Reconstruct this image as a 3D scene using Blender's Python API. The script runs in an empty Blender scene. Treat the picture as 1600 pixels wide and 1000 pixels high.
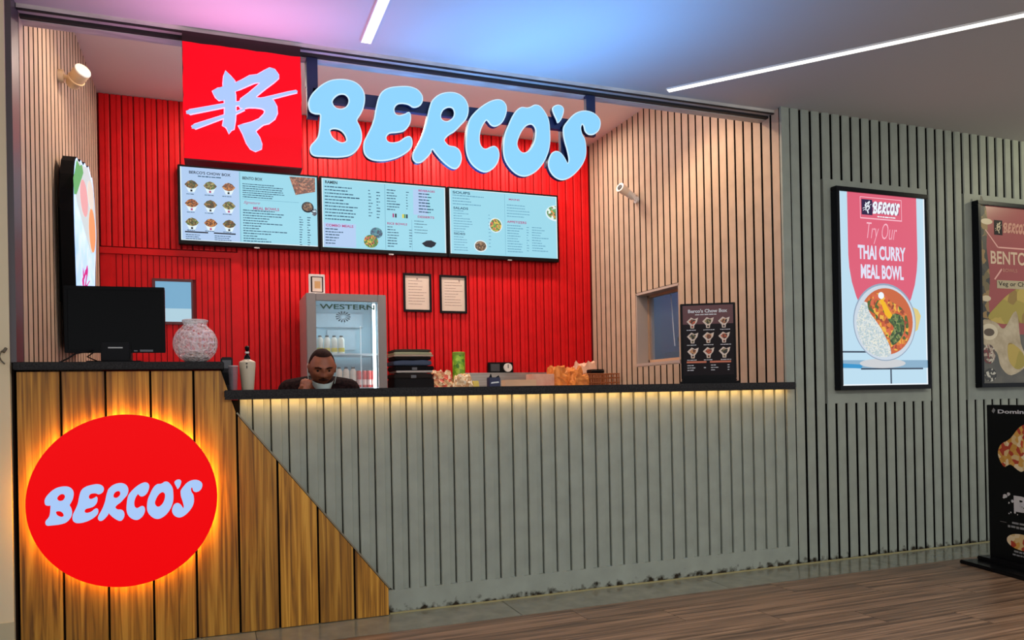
import bpy, bmesh, math, random
from mathutils import Vector, Matrix
random.seed(7)
S = bpy.context.scene
COL = S.collection

# ------------------------------------------------------------------ camera
def make_camera():
    f_px, cx, cy = 1204.93, 799.77, 615.46
    yaw, pitch, roll = 0.3665, 0.00415, 0.01981
    fw = Vector((math.sin(yaw)*math.cos(pitch), math.cos(yaw)*math.cos(pitch), math.sin(pitch)))
    r = Vector((math.cos(yaw), -math.sin(yaw), 0)); u = r.cross(fw)
    c, s = math.cos(roll), math.sin(roll)
    R = r*c - u*s; U = r*s + u*c
    cam = bpy.data.cameras.new('camera'); o = bpy.data.objects.new('camera', cam); COL.objects.link(o)
    M = Matrix((R, U, -fw)).transposed().to_4x4(); M.translation = Vector((0, -3.7333, 1.0436))
    o.matrix_world = M
    cam.sensor_width = 36; cam.lens = f_px/1600*36
    cam.shift_x = (800-cx)/1600; cam.shift_y = (cy-500)/1600
    cam.clip_start = 0.05
    S.camera = o
make_camera()

# ------------------------------------------------------------------ world, lights, exposure
w = bpy.data.worlds.new('world'); S.world = w; w.use_nodes = True
w.node_tree.nodes['Background'].inputs[0].default_value = (0.80, 0.82, 0.86, 1)
w.node_tree.nodes['Background'].inputs[1].default_value = 0.85
S.view_settings.view_transform = 'Standard'; S.view_settings.look = 'None'
S.view_settings.gamma = 1; S.view_settings.use_curve_mapping = False
S.view_settings.exposure = 0.0

def lamp(kind, name, loc, power, color, size=(0.2, 0.2), aim=None, spot=None):
    L = bpy.data.lights.new(name, kind); L.energy = power; L.color = color
    if kind == 'AREA': L.shape = 'RECTANGLE'; L.size, L.size_y = size
    elif kind == 'SPOT': L.spot_size = spot; L.spot_blend = 0.6; L.shadow_soft_size = size[0]
    else: L.shadow_soft_size = size[0]
    o = bpy.data.objects.new(name, L); COL.objects.link(o); o.location = loc
    if aim is not None:
        o.rotation_euler = (Vector(aim)-Vector(loc)).to_track_quat('-Z', 'Y').to_euler()
    return o
WARM = (1.0, 0.76, 0.55)
# booth downlights, above the fascia line
for x, p_ in ((0.05, 8), (0.95, 17), (1.85, 18), (2.65, 13)):
    lamp('AREA', 'booth_downlight', (x, 2.02, 3.28), p_, (1.0, 0.84, 0.72), (0.25, 0.12), (x, 2.10, 0))
lamp('AREA', 'ceiling_fill', (1.22, 0.32, 2.85), 22, (1.0, 0.80, 0.72), (3.4, 0.08), (1.22, 1.0, 3.3))  # unseen fill lamp added behind the fascia to brighten the booth ceiling
lamp('SPOT', 'warm_spotlight', (2.35, 0.75, 3.1), 60, WARM, (0.05, 0), (3.2, 0.55, 1.2), 1.9)
lamp('SPOT', 'warm_spotlight', (0.1, 0.75, 3.1), 45, WARM, (0.05, 0), (-0.76, 0.7, 1.7), 1.9)
# added unseen lamps for the lettering's blue (by the red box, magenta) ceiling wash
lamp('AREA', 'sign_glow', (1.40, -0.12, 2.02), 27, (0.11, 0.37, 1.0), (1.7, 0.12), (1.25, -0.22, 2.76))
lamp('AREA', 'sign_glow', (0.15, -0.12, 2.25), 5.5, (0.85, 0.33, 0.80), (0.7, 0.10), (0.15, -0.22, 2.76))
# general light of the mall hall
lamp('AREA', 'mall_light', (2.2, -3.2, 2.7), 120, (1.0, 0.98, 0.95), (5.0, 1.2), (2.2, -2.2, 0))
lamp('SPOT', 'mall_downlight', (6.0, -1.0, 2.7), 30, (1.0, 0.93, 0.62), (0.05, 0), (5.7, 0, 2.2), 1.9)

# ------------------------------------------------------------------ materials
def lin(c):
    return tuple(((v/255)/12.92 if v/255 <= 0.04045 else ((v/255+0.055)/1.055)**2.4) for v in c) + (1,)
MATS = {}
def mat(name, rgb=(128,128,128), rough=0.5, metal=0.0, emit=None, es=1.0, noise=None, trans=0.0, alpha=1.0, spec=None, bump=None):
    """rgb / emit in sRGB 0-255.  noise=(scale xyz, rgb2, detail)"""
    if name in MATS: return MATS[name]
    m = bpy.data.materials.new(name); m.use_nodes = True; MATS[name] = m
    nt = m.node_tree; b = nt.nodes['Principled BSDF']
    b.inputs['Base Color'].default_value = lin(rgb)
    b.inputs['Roughness'].default_value = rough; b.inputs['Metallic'].default_value = metal
    if spec is None: spec = 0.12 if (emit is not None or max(rgb) < 60) else 0.5
    b.inputs['Specular IOR Level'].default_value = spec
    if trans: b.inputs['Transmission Weight'].default_value = trans; b.inputs['IOR'].default_value = 1.45
    if alpha < 1: b.inputs['Alpha'].default_value = alpha
    if emit is not None:
        b.inputs['Emission Color'].default_value = lin(emit); b.inputs['Emission Strength'].default_value = es
    if noise or bump:
        tc = nt.nodes.new('ShaderNodeTexCoord'); mp = nt.nodes.new('ShaderNodeMapping')
        nt.links.new(tc.outputs['Object'], mp.inputs[0])
        n = nt.nodes.new('ShaderNodeTexNoise'); nt.links.new(mp.outputs[0], n.inputs['Vector'])
        sc = (noise or bump)[0]; mp.inputs['Scale'].default_value = sc
        n.inputs['Scale'].default_value = 1; n.inputs['Detail'].default_value = 4
        if noise:
            r = nt.nodes.new('ShaderNodeValToRGB'); r.color_ramp.elements[0].position = 0.35; r.color_ramp.elements[1].position = 0.68
            r.color_ramp.elements[0].color = lin(rgb); r.color_ramp.elements[1].color = lin(noise[1])
            nt.links.new(n.outputs[0], r.inputs[0]); nt.links.new(r.outputs[0], b.inputs['Base Color'])
            if emit is not None: nt.links.new(r.outputs[0], b.inputs['Emission Color'])
        if bump:
            bp = nt.nodes.new('ShaderNodeBump'); bp.inputs['Strength'].default_value = bump[1]; bp.inputs['Distance'].default_value = 0.01
            nt.links.new(n.outputs[0], bp.inputs['Height']); nt.links.new(bp.outputs[0], b.inputs['Normal'])
    return m
def food(name, cols, scale=60, emit=0.0):
    if name in MATS: return MATS[name]
    m = bpy.data.materials.new(name); m.use_nodes = True; MATS[name] = m
    nt = m.node_tree; b = nt.nodes['Principled BSDF']; b.inputs['Roughness'].default_value = 0.5
    tc = nt.nodes.new('ShaderNodeTexCoord'); v = nt.nodes.new('ShaderNodeTexVoronoi'); v.inputs['Scale'].default_value = scale
    n = nt.nodes.new('ShaderNodeTexNoise'); n.inputs['Scale'].default_value = scale*0.45
    mx = nt.nodes.new('ShaderNodeVectorMath'); mx.operation = 'ADD'
    nt.links.new(tc.outputs['Object'], n.inputs['Vector']); 
    sc = nt.nodes.new('ShaderNodeVectorMath'); sc.operation = 'SCALE'; sc.inputs['Scale'].default_value = 1.2/scale
    nt.links.new(n.outputs['Color'], sc.inputs[0]); nt.links.new(sc.outputs[0], mx.inputs[0]); nt.links.new(tc.outputs['Object'], mx.inputs[1])
    nt.links.new(mx.outputs[0], v.inputs['Vector'])
    sep = nt.nodes.new('ShaderNodeSeparateColor'); nt.links.new(v.outputs['Color'], sep.inputs[0])
    r = nt.nodes.new('ShaderNodeValToRGB'); r.color_ramp.interpolation = 'CONSTANT'
    while len(r.color_ramp.elements) > 1: r.color_ramp.elements.remove(r.color_ramp.elements[0])
    r.color_ramp.elements[0].position = 0; r.color_ramp.elements[0].color = lin(cols[0])
    for i, c in enumerate(cols[1:], 1):
        e = r.color_ramp.elements.new(i/len(cols)); e.color = lin(c)
    nt.links.new(sep.outputs[0], r.inputs[0]); 
    if emit:
        b.inputs['Base Color'].default_value = (0.02,0.02,0.02,1)
        nt.links.new(r.outputs[0], b.inputs['Emission Color']); b.inputs['Emission Strength'].default_value = emit
    else: nt.links.new(r.outputs[0], b.inputs['Base Color'])
    return m
def wood(name, c1, c2, c3, rough=0.45, axis='Z', sc=1.0, vr=(0.78, 1.18)):
    m = bpy.data.materials.new(name); m.use_nodes = True; MATS[name] = m
    nt = m.node_tree; b = nt.nodes['Principled BSDF']; b.inputs['Roughness'].default_value = rough
    tc = nt.nodes.new('ShaderNodeTexCoord'); oi = nt.nodes.new('ShaderNodeObjectInfo'); ad = nt.nodes.new('ShaderNodeVectorMath'); ad.operation = 'ADD'
    mu = nt.nodes.new('ShaderNodeMath'); mu.operation = 'MULTIPLY'; mu.inputs[1].default_value = 37.0
    nt.links.new(oi.outputs['Random'], mu.inputs[0]); nt.links.new(tc.outputs['Object'], ad.inputs[0]); nt.links.new(mu.outputs[0], ad.inputs[1])
    mp = nt.nodes.new('ShaderNodeMapping'); nt.links.new(ad.outputs[0], mp.inputs[0])
    mp.inputs['Scale'].default_value = (36*sc, 36*sc, 1.0*sc) if axis == 'Z' else (0.9*sc, 34*sc, 34*sc)
    n = nt.nodes.new('ShaderNodeTexNoise'); n.inputs['Scale'].default_value = 1.4; n.inputs['Detail'].default_value = 6; n.inputs['Distortion'].default_value = 0.9
    nt.links.new(mp.outputs[0], n.inputs['Vector'])
    r = nt.nodes.new('ShaderNodeValToRGB'); e = r.color_ramp.elements
    e[0].position = 0.34; e[0].color = lin(c1); e[1].position = 0.66; e[1].color = lin(c3); k = e.new(0.5); k.color = lin(c2)
    nt.links.new(n.outputs[0], r.inputs[0])
    hv = nt.nodes.new('ShaderNodeHueSaturation'); mr = nt.nodes.new('ShaderNodeMapRange'); mr.inputs['To Min'].default_value, mr.inputs['To Max'].default_value = vr
    nt.links.new(oi.outputs['Random'], mr.inputs[0]); nt.links.new(mr.outputs[0], hv.inputs['Value']); nt.links.new(r.outputs[0], hv.inputs['Color'])
    nt.links.new(hv.outputs[0], b.inputs['Base Color'])
    bp = nt.nodes.new('ShaderNodeBump'); bp.inputs['Strength'].default_value = 0.15; bp.inputs['Distance'].default_value = 0.004
    nt.links.new(n.outputs[0], bp.inputs['Height']); nt.links.new(bp.outputs[0], b.inputs['Normal'])
    return m
def slat_paint(name, rgb, grime=False, rough=0.5):
    """painted fluted board; grime = real dirt that has collected along the floor"""
    m = mat(name, rgb, rough, spec=0.15)
    nt = m.node_tree; b = nt.nodes['Principled BSDF']
    g = nt.nodes.new('ShaderNodeNewGeometry'); sep = nt.nodes.new('ShaderNodeSeparateXYZ'); nt.links.new(g.outputs['Position'], sep.inputs[0])
    n = nt.nodes.new('ShaderNodeTexNoise'); n.inputs['Scale'].default_value = 9; n.inputs['Detail'].default_value = 5; nt.links.new(g.outputs['Position'], n.inputs['Vector'])
    n2 = nt.nodes.new('ShaderNodeMapRange'); n2.inputs['From Min'].default_value = 0.3; n2.inputs['From Max'].default_value = 0.7
    n2.inputs['To Min'].default_value = 0.9; n2.inputs['To Max'].default_value = 1.06
    nt.links.new(n.outputs[0], n2.inputs[0])
    hv = nt.nodes.new('ShaderNodeHueSaturation'); hv.inputs['Color'].default_value = lin(rgb); nt.links.new(n2.outputs[0], hv.inputs['Value'])
    out = hv.outputs[0]
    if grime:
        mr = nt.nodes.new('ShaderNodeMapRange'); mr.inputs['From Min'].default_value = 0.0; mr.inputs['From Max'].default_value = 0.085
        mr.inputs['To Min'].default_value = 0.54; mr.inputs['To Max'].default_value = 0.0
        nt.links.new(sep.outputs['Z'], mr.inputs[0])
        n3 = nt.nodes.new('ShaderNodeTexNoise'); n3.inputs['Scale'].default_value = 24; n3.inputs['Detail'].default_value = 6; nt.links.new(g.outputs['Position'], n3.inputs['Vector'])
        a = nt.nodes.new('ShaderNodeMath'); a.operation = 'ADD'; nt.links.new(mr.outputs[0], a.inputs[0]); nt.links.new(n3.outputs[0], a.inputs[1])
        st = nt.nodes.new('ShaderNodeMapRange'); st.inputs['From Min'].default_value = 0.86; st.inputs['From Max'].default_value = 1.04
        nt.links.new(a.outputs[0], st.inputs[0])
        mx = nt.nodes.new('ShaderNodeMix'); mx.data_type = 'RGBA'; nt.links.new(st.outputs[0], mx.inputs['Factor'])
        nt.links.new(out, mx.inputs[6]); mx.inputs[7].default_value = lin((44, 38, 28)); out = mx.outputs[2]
    nt.links.new(out, b.inputs['Base Color'])
    return m

M_RED = slat_paint('red_paint', (212, 24, 28), rough=0.42)
M_REDBACK = mat('red_groove', (120, 10, 12), 0.7)
M_BEIGE = slat_paint('beige_paint', (190, 166, 142), rough=0.55)
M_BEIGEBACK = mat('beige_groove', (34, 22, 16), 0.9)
M_GREY = slat_paint('grey_green_paint', (153, 159, 147), grime=True, rough=0.45)
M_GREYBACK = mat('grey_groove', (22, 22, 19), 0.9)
M_GREYFLAT = M_GREY
M_BLACK = mat('black_plastic', (10, 10, 12), 0.35)
M_MATTBLACK = mat('matt_black', (12, 12, 13), 0.75)
M_STEEL = mat('brushed_steel', (176, 172, 164), 0.35, 0.8, noise=((2, 2, 60), (150, 146, 138)))
M_ALU = mat('aluminium', (170, 168, 165), 0.35, 0.7)
M_WHITE = mat('white_plastic', (225, 222, 214), 0.5)
M_CEIL = mat('ceiling_paint', (196, 192, 184), 0.75)
M_INCEIL = mat('booth_ceiling_paint', (226, 208, 200), 0.8)
M_PILLAR = mat('cream_paint', (222, 206, 172), 0.7, noise=((1.5, 1.5, 1.5), (214, 196, 160)))
M_GRANITE = mat('dark_granite', (30, 28, 28), 0.15, noise=((160, 160, 160), (48, 46, 45)))
M_WOOD = wood('golden_wood', (112, 70, 14), (172, 116, 30), (208, 152, 56))
M_WOODGAP = mat('wood_groove', (16, 11, 6), 0.9)
M_FLOOR = wood('floor_wood_tile', (72, 54, 42), (124, 97, 75), (162, 130, 103), rough=0.34, axis='X', vr=(0.86, 0.98))
M_TILE = mat('border_tile', (116, 118, 104), 0.14, noise=((9, 9, 9), (134, 134, 118)))
M_GLASS = mat('clear_glass', (250, 250, 250), 0.02, trans=1.0)
M_PANE = mat('thin_glass', (235, 245, 245), 0.03, alpha=0.14)

# ------------------------------------------------------------------ mesh builder
class MB:
    def __init__(s): s.v = []; s.f = []
    def add(s, vs, fs):
        n = len(s.v); s.v += [tuple(p) for p in vs]; s.f += [tuple(i+n for i in f) for f in fs]; return s
    def box(s, x0, x1, y0, y1, z0, z1):
        return s.add([(x0,y0,z0),(x1,y0,z0),(x1,y1,z0),(x0,y1,z0),(x0,y0,z1),(x1,y0,z1),(x1,y1,z1),(x0,y1,z1)],
                     [(0,3,2,1),(4,5,6,7),(0,1,5,4),(1,2,6,5),(2,3,7,6),(3,0,4,7)])
    def bbox(s, x0, x1, y0, y1, z0, z1, b=0.004):
        """box with chamfered edges all round (26 faces)"""
        bm = bmesh.new(); bmesh.ops.create_cube(bm, size=1)
        for v in bm.verts:
            v.co = Vector(((x0+x1)/2+v.co.x*(x1-x0), (y0+y1)/2+v.co.y*(y1-y0), (z0+z1)/2+v.co.z*(z1-z0)))
        bmesh.ops.bevel(bm, geom=bm.edges[:], offset=b, segments=2, affect='EDGES')
        bm.verts.index_update()
        s.add([v.co[:] for v in bm.verts], [[v.index for v in f.verts] for f in bm.faces]); bm.free(); return s
    def prism(s, pts, y0, y1):
        """polygon in XZ (list of x,z), extruded y0(front)->y1"""
        a = sum(pts[i][0]*pts[(i+1)%len(pts)][1]-pts[(i+1)%len(pts)][0]*pts[i][1] for i in range(len(pts)))
        if a < 0: pts = pts[::-1]
        n = len(pts)
        return s.add([(x,y0,z) for x,z in pts]+[(x,y1,z) for x,z in pts],
                     [tuple(range(n)), tuple(range(2*n-1, n-1, -1))]+[(i, i+n, (i+1)%n+n, (i+1)%n) for i in range(n)])
    def vprism(s, prof, z0, z1):
        """profile in XY extruded in z (z0, z1 numbers or functions of x)"""
        n = len(prof); g = lambda z, x: z(x) if callable(z) else z
        return s.add([(x,y,g(z0,x)) for x,y in prof]+[(x,y,g(z1,x)) for x,y in prof],
                     [tuple(range(n-1,-1,-1)), tuple(range(n,2*n))]+[(i,(i+1)%n,(i+1)%n+n,i+n) for i in range(n)])
    def flat(s, pts, y):
        a = sum(pts[i][0]*pts[(i+1)%len(pts)][1]-pts[(i+1)%len(pts)][0]*pts[i][1] for i in range(len(pts)))
        if a < 0: pts = pts[::-1]
        return s.add([(x,y,z) for x,z in pts], [tuple(range(len(pts)))])
    def rect(s, x0, x1, z0, z1, y): return s.flat([(x0,z0),(x1,z0),(x1,z1),(x0,z1)], y)
    def ell(s, cx, cz, rx, rz, y, n=28, a0=0, a1=2*math.pi):
        full = abs(a1-a0-2*math.pi) < 1e-6
        k = n if full else n+1
        return s.flat([(cx+rx*math.cos(a0+(a1-a0)*i/n), cz+rz*math.sin(a0+(a1-a0)*i/n)) for i in range(k)], y)
    def lathe(s, prof, cx=0, cy=0, n=24, cap=True):
        """prof = [(r,z)...] bottom to top round the z axis"""
        b = len(s.v); m = len(prof)
        vs = [(cx+r*math.cos(2*math.pi*i/n), cy+r*math.sin(2*math.pi*i/n), z) for r, z in prof for i in range(n)]
        fs = [(j*n+i, j*n+(i+1)%n, (j+1)*n+(i+1)%n, (j+1)*n+i) for j in range(m-1) for i in range(n)]
        if cap: fs += [tuple(range(n-1,-1,-1)), tuple((m-1)*n+i for i in range(n))]
        return s.add(vs, fs)
    def tube(s, pts, r, n=8):
        pts = [Vector(p) for p in pts]; rr = r if isinstance(r, (list, tuple)) else [r]*len(pts)
        vs = []; up = Vector((0,0,1))
        for i, p in enumerate(pts):
            d = (pts[min(i+1,len(pts)-1)]-pts[max(i-1,0)]).normalized()
            a = d.cross(up if abs(d.z) < 0.95 else Vector((1,0,0))).normalized(); c = a.cross(d)
            vs += [p+(a*math.cos(2*math.pi*k/n)+c*math.sin(2*math.pi*k/n))*rr[i] for k in range(n)]
        fs = [(j*n+i, j*n+(i+1)%n, (j+1)*n+(i+1)%n, (j+1)*n+i) for j in range(len(pts)-1) for i in range(n)]
        fs += [tuple(range(n-1,-1,-1)), tuple((len(pts)-1)*n+i for i in range(n))]
        return s.add(vs, fs)
    def cylx(s, p0, p1, r, n=20): return s.tube([p0, p1], r, n)
    def sphere(s, c, r, nu=16, nv=10, sc=(1,1,1)):
        vs = [(c[0], c[1], c[2]-r*sc[2])]
        for j in range(1, nv):
            t = math.pi*j/nv
            for i in range(nu):
                p = 2*math.pi*i/nu
                vs.append((c[0]+r*sc[0]*math.sin(t)*math.cos(p), c[1]+r*sc[1]*math.sin(t)*math.sin(p), c[2]-r*sc[2]*math.cos(t)))
        vs.append((c[0], c[1], c[2]+r*sc[2]))
        fs = [(0, 1+(i+1)%nu, 1+i) for i in range(nu)]
        fs += [(1+j*nu+i, 1+j*nu+(i+1)%nu, 1+(j+1)*nu+(i+1)%nu, 1+(j+1)*nu+i) for j in range(nv-2) for i in range(nu)]
        L = len(vs)-1; b = 1+(nv-2)*nu
        fs += [(L, b+i, b+(i+1)%nu) for i in range(nu)]
        return s.add(vs, fs)
    def xf(s, M, start=0):
        for i in range(start, len(s.v)): s.v[i] = tuple(M @ Vector(s.v[i]))
        return s
    def mesh(s, name, m, off=(0,0,0), smooth=False):
        me = bpy.data.meshes.new(name)
        me.from_pydata([(a-off[0], b-off[1], c-off[2]) for a,b,c in s.v], [], s.f); me.update()
        me.materials.append(m)
        if smooth:
            me.polygons.foreach_set('use_smooth', [True]*len(me.polygons))
            try: me.set_sharp_from_angle(angle=math.radians(40))
            except Exception: pass
        return me
def origin_of(o):
    p = Vector((0,0,0))
    while o is not None: p += o.location; o = o.parent
    return p
def link(name, me, parent=None, kind=None, label=None, loc=None):
    o = bpy.data.objects.new(name, me); COL.objects.link(o)
    if parent is not None: o.parent = parent
    if loc is not None: o.location = loc
    if kind: o['kind'] = kind
    if label: o['label'] = label
    return o
def part(name, mb, m, parent, world=False, smooth=False, label=None, kind=None):
    """world=True: the builder's coordinates are world ones, the parent is not rotated"""
    off = origin_of(parent) if world else (0,0,0)
    return link(name, mb.mesh(name, m, off, smooth), parent, kind, label)
def thing(name, label, cat, loc=(0,0,0), rz=0, group=None):
    o = bpy.data.objects.new(name, None); COL.objects.link(o); o.location = loc; o.rotation_euler = (0,0,rz)
    o.empty_display_size = 0.1
    o['label'] = label; o['category'] = cat
    if group: o['group'] = group
    return o
def single(name, mb, m, label, cat, loc=(0,0,0), group=None, smooth=False):
    o = link(name, mb.mesh(name, m, loc, smooth), None, None, label, loc); o['category'] = cat
    if group: o['group'] = group
    return o
def struct(name, mb, m, smooth=False):
    return link(name, mb.mesh(name, m, (0,0,0), smooth), None, 'structure')
def copy_tree(o, parent=None):
    c = o.copy(); COL.objects.link(c); c.parent = parent
    for ch in list(o.children): copy_tree(ch, c)
    return c

# ---- lettering
def curve_mesh(cu, depth=0):
    o = bpy.data.objects.new('tmp', cu)
    me = bpy.data.meshes.new_from_object(o); vs = [v.co.copy() for v in me.vertices]; fs = [tuple(p.vertices) for p in me.polygons]
    bpy.data.objects.remove(o); bpy.data.curves.remove(cu); bpy.data.meshes.remove(me)
    return vs, fs
def text(mb, s, x0, x1, z0, z1, y, bold=0.0, depth=0.0, shear=0.0):
    """built-in font, fitted to the rectangle; y = front of the letters"""
    cu = bpy.data.curves.new('t', 'FONT'); cu.body = s; cu.resolution_u = 3; cu.offset = bold; cu.shear = shear
    cu.extrude = 0.5 if depth else 0.0
    vs, fs = curve_mesh(cu)
    if not vs: return mb
    ax = min(v.x for v in vs); bx = max(v.x for v in vs); ay = min(v.y for v in vs); by = max(v.y for v in vs)
    sx = (x1-x0)/(bx-ax); sy = (z1-z0)/(by-ay)
    return mb.add([(x0+(v.x-ax)*sx, y+(0.5-v.z)*depth if depth else y, z0+(v.y-ay)*sy) for v in vs], fs if depth else fs)
def smooth_loop(L, k=4):
    n = len(L); out = []
    for i in range(n):
        p0, p1, p2, p3 = [Vector(L[(i+j-1)%n]) for j in range(4)]
        for t in [q/k for q in range(k)]:
            out.append(0.5*((2*p1)+(p2-p0)*t+(2*p0-5*p1+4*p2-p3)*t*t+(3*p1-p0-3*p2+p3)*t**3))
    return out
def outline(mb, loops, y0, depth, fn=None, k=4):
    """filled outline (holes allowed) in XZ, front at y0"""
    cu = bpy.data.curves.new('g', 'CURVE'); cu.dimensions = '2D'; cu.fill_mode = 'BOTH'; cu.extrude = 0.5 if depth else 0
    for L in loops:
        P = smooth_loop(L, k) if k > 1 else [Vector(p) for p in L]
        sp = cu.splines.new('POLY'); sp.points.add(len(P)-1); sp.use_cyclic_u = True
        for q, p in zip(sp.points, P): q.co = (p[0], p[1], 0, 1)
    vs, fs = curve_mesh(cu)
    out = []
    for v in vs:
        x, z = (v.x, v.y) if fn is None else fn(v.x, v.y)
        out.append((x, y0+(0.5-v.z)*depth if depth else y0, z))
    return mb.add(out, fs)

# ------------------------------------------------------------------ measures of the place (metres)
XL, XR, YB, ZI, ZM = -0.765, 3.205, 2.536, 3.315, 2.76
XEND = 7.0

# ------------------------------------------------------------------ floor
fl = struct('floor', MB().box(-3, XEND, -6.5, 3.4, -0.06, -0.012), mat('floor_grout', (58, 50, 42), 0.8))
tm = MB().bbox(-0.599, 0.599, -0.149, 0.149, -0.012, 0.0, 0.0015).mesh('tile', M_TILE)
for i in range(-2, 4):
    link('tile', tm, fl, loc=(1.95+1.2*i, -0.15, 0))
pm = MB().bbox(-0.5994, 0.5994, -0.0997, 0.0997, -0.012, 0.0, 0.001).mesh('plank', M_FLOOR)
for r in range(16):
    for i in range(9):
        x = -2.6+1.2*i+(r % 3)*0.4
        if x-0.6 > XEND-0.5: continue
        link('plank', pm, fl, loc=(x, -0.40-0.2*r, 0))

# ------------------------------------------------------------------ ceilings, fascia
struct('ceiling', MB().box(-3, XEND, -6.5, 0.06, ZM, ZM+0.05), M_CEIL)
struct('ceiling_booth', MB().box(XL-0.1, XR+0.1, 0.2, YB+0.1, ZI, ZI+0.05), M_INCEIL)
M_FASC = mat('fascia_grey', (206, 200, 188), 0.5, noise=((7, 40, 40), (176, 170, 160)))
fa = struct('trim_1', MB().box(XL, XR, 0.14, 0.20, 2.725, 3.36), M_FASC)
part('channel', MB().box(XL, XR, 0.06, 0.14, 2.742, 2.80), M_FASC, fa)
part('channel', MB().box(XL, XR, 0.115, 0.139, 2.728, 2.742), mat('fascia_dark', (48, 46, 44), 0.5), fa)
part('channel', MB().box(XL, XR, 0.062, 0.075, 2.736, 2.742), MATS['fascia_dark'], fa)

# ------------------------------------------------------------------ fluted boards
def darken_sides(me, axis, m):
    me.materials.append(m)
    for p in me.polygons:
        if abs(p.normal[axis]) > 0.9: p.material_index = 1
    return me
def slat_mesh(w, d, z0, z1, m, name='slat', ch=0.006):
    """board w wide, d deep, front at y=0, centred on x=0"""
    pr = [(-w/2, d), (w/2, d), (w/2, ch), (w/2-ch, 0), (-w/2+ch, 0), (-w/2, ch)]
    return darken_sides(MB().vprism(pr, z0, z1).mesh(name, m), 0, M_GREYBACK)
def ribbed_mesh(w, d, z0, z1, m, name='slat'):
    """board with a raised rib and a lower shelf beside it"""
    h = w/2
    pr = [(-h, d), (h, d), (h, 0.006), (h-0.006, 0.001), (h*0.22, 0.0), (h*0.12, 0.007), (h*0.02, 0.007), (-h*0.08, 0.0), (-h+0.004, 0.0), (-h, 0.004)]
    return MB().vprism(pr, z0, z1).mesh(name, m)

# back wall (red)
wb = struct('wall_back', MB().box(XL-0.1, XR+0.1, YB+0.02, YB+0.12, 0, ZI+0.05), M_REDBACK)
P = 0.0777
redfull = ribbed_mesh(P-0.008, 0.02, 0.0, 3.31, M_RED)
redtop = ribbed_mesh(P-0.008, 0.02, 2.20, 3.31, M_RED)
n = int((XR-XL)/P)
for i in range(n+1):
    x = XL+P*(i+0.5)
    if x+P/2 > XR+0.02: break
    o = link('slat', redtop if x < 0.19 else redfull, wb, loc=(x, YB, 0))
# red service door in the left part of the back wall
dr = struct('door_1', MB().box(XL, 0.17, YB+0.012, YB+0.019, 0, 2.19), M_REDBACK)
part('door_frame', MB().box(XL, 0.19, YB-0.012, YB+0.012, 2.145, 2.19).box(0.125, 0.19, YB-0.012, YB+0.012, 0, 2.145).box(XL, -0.70, YB-0.004, YB+0.012, 0, 2.145), M_RED, dr)
WX0, WX1, WZ0, WZ1 = -0.405, -0.160, 1.655, 1.955
for i in range(20):
    x0 = -0.70+0.0412*i; x1 = x0+0.036
    if x1 > 0.126: break
    if x1 < WX0-0.01 or x0 > WX1+0.01:
        part('slat', MB().box(x0, x1, YB, YB+0.012, 0.02, 2.145), M_RED, dr)
    else:
        part('slat', MB().box(x0, x1, YB, YB+0.012, 0.02, WZ0-0.02), M_RED, dr)
        part('slat', MB().box(x0, x1, YB, YB+0.012, WZ1+0.02, 2.145), M_RED, dr)
wf = part('window_frame', MB().box(WX0-0.02, WX0, YB-0.01, YB+0.012, WZ0-0.02, WZ1+0.02).box(WX1, WX1+0.012, YB-0.01, YB+0.012, WZ0-0.02, WZ1+0.02)
     .box(WX0, WX1, YB-0.01, YB+0.012, WZ1, WZ1+0.02).box(WX0, WX1, YB-0.01, YB+0.012, WZ0-0.02, WZ0), mat('dark_red_trim', (90, 40, 44), 0.5), dr)
part('pane', MB().rect(WX0, WX1, WZ0+0.10, WZ1, YB+0.004), mat('lit_pane_blue', (20,20,20), 0.2, emit=(122, 172, 204)), wf, label='light blue lit upper part of the door window')
part('pane', MB().rect(WX0, WX1, WZ0, WZ0+0.10, YB+0.003), mat('lit_pane_white', (20,20,20), 0.2, emit=(176, 208, 222)), wf, label='whitish lower part of the door window')

# side walls (beige)
def side_slats(wall, x, sgn, ys, segs_of, pitch, w, dp=0.018):
    cache = {}
    for y in ys:
        for (z0, z1) in segs_of(y):
            if (z0, z1) not in cache:
                pr = [(dp, -w/2), (dp, w/2), (0.001, w/2), (0, w/2-0.001), (0, -w/2+0.001), (0.001, -w/2)]
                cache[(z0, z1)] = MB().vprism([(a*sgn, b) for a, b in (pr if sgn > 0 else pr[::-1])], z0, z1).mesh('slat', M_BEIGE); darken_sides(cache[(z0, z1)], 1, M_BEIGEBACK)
            link('slat', cache[(z0, z1)], wall, loc=(x, y, 0))
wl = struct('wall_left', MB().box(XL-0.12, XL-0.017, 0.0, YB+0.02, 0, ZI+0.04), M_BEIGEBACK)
side_slats(wl, XL, -1, [0.15+0.1*i for i in range(24)], lambda y: [(0, ZI)], 0.1, 0.074, 0.017)
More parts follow.
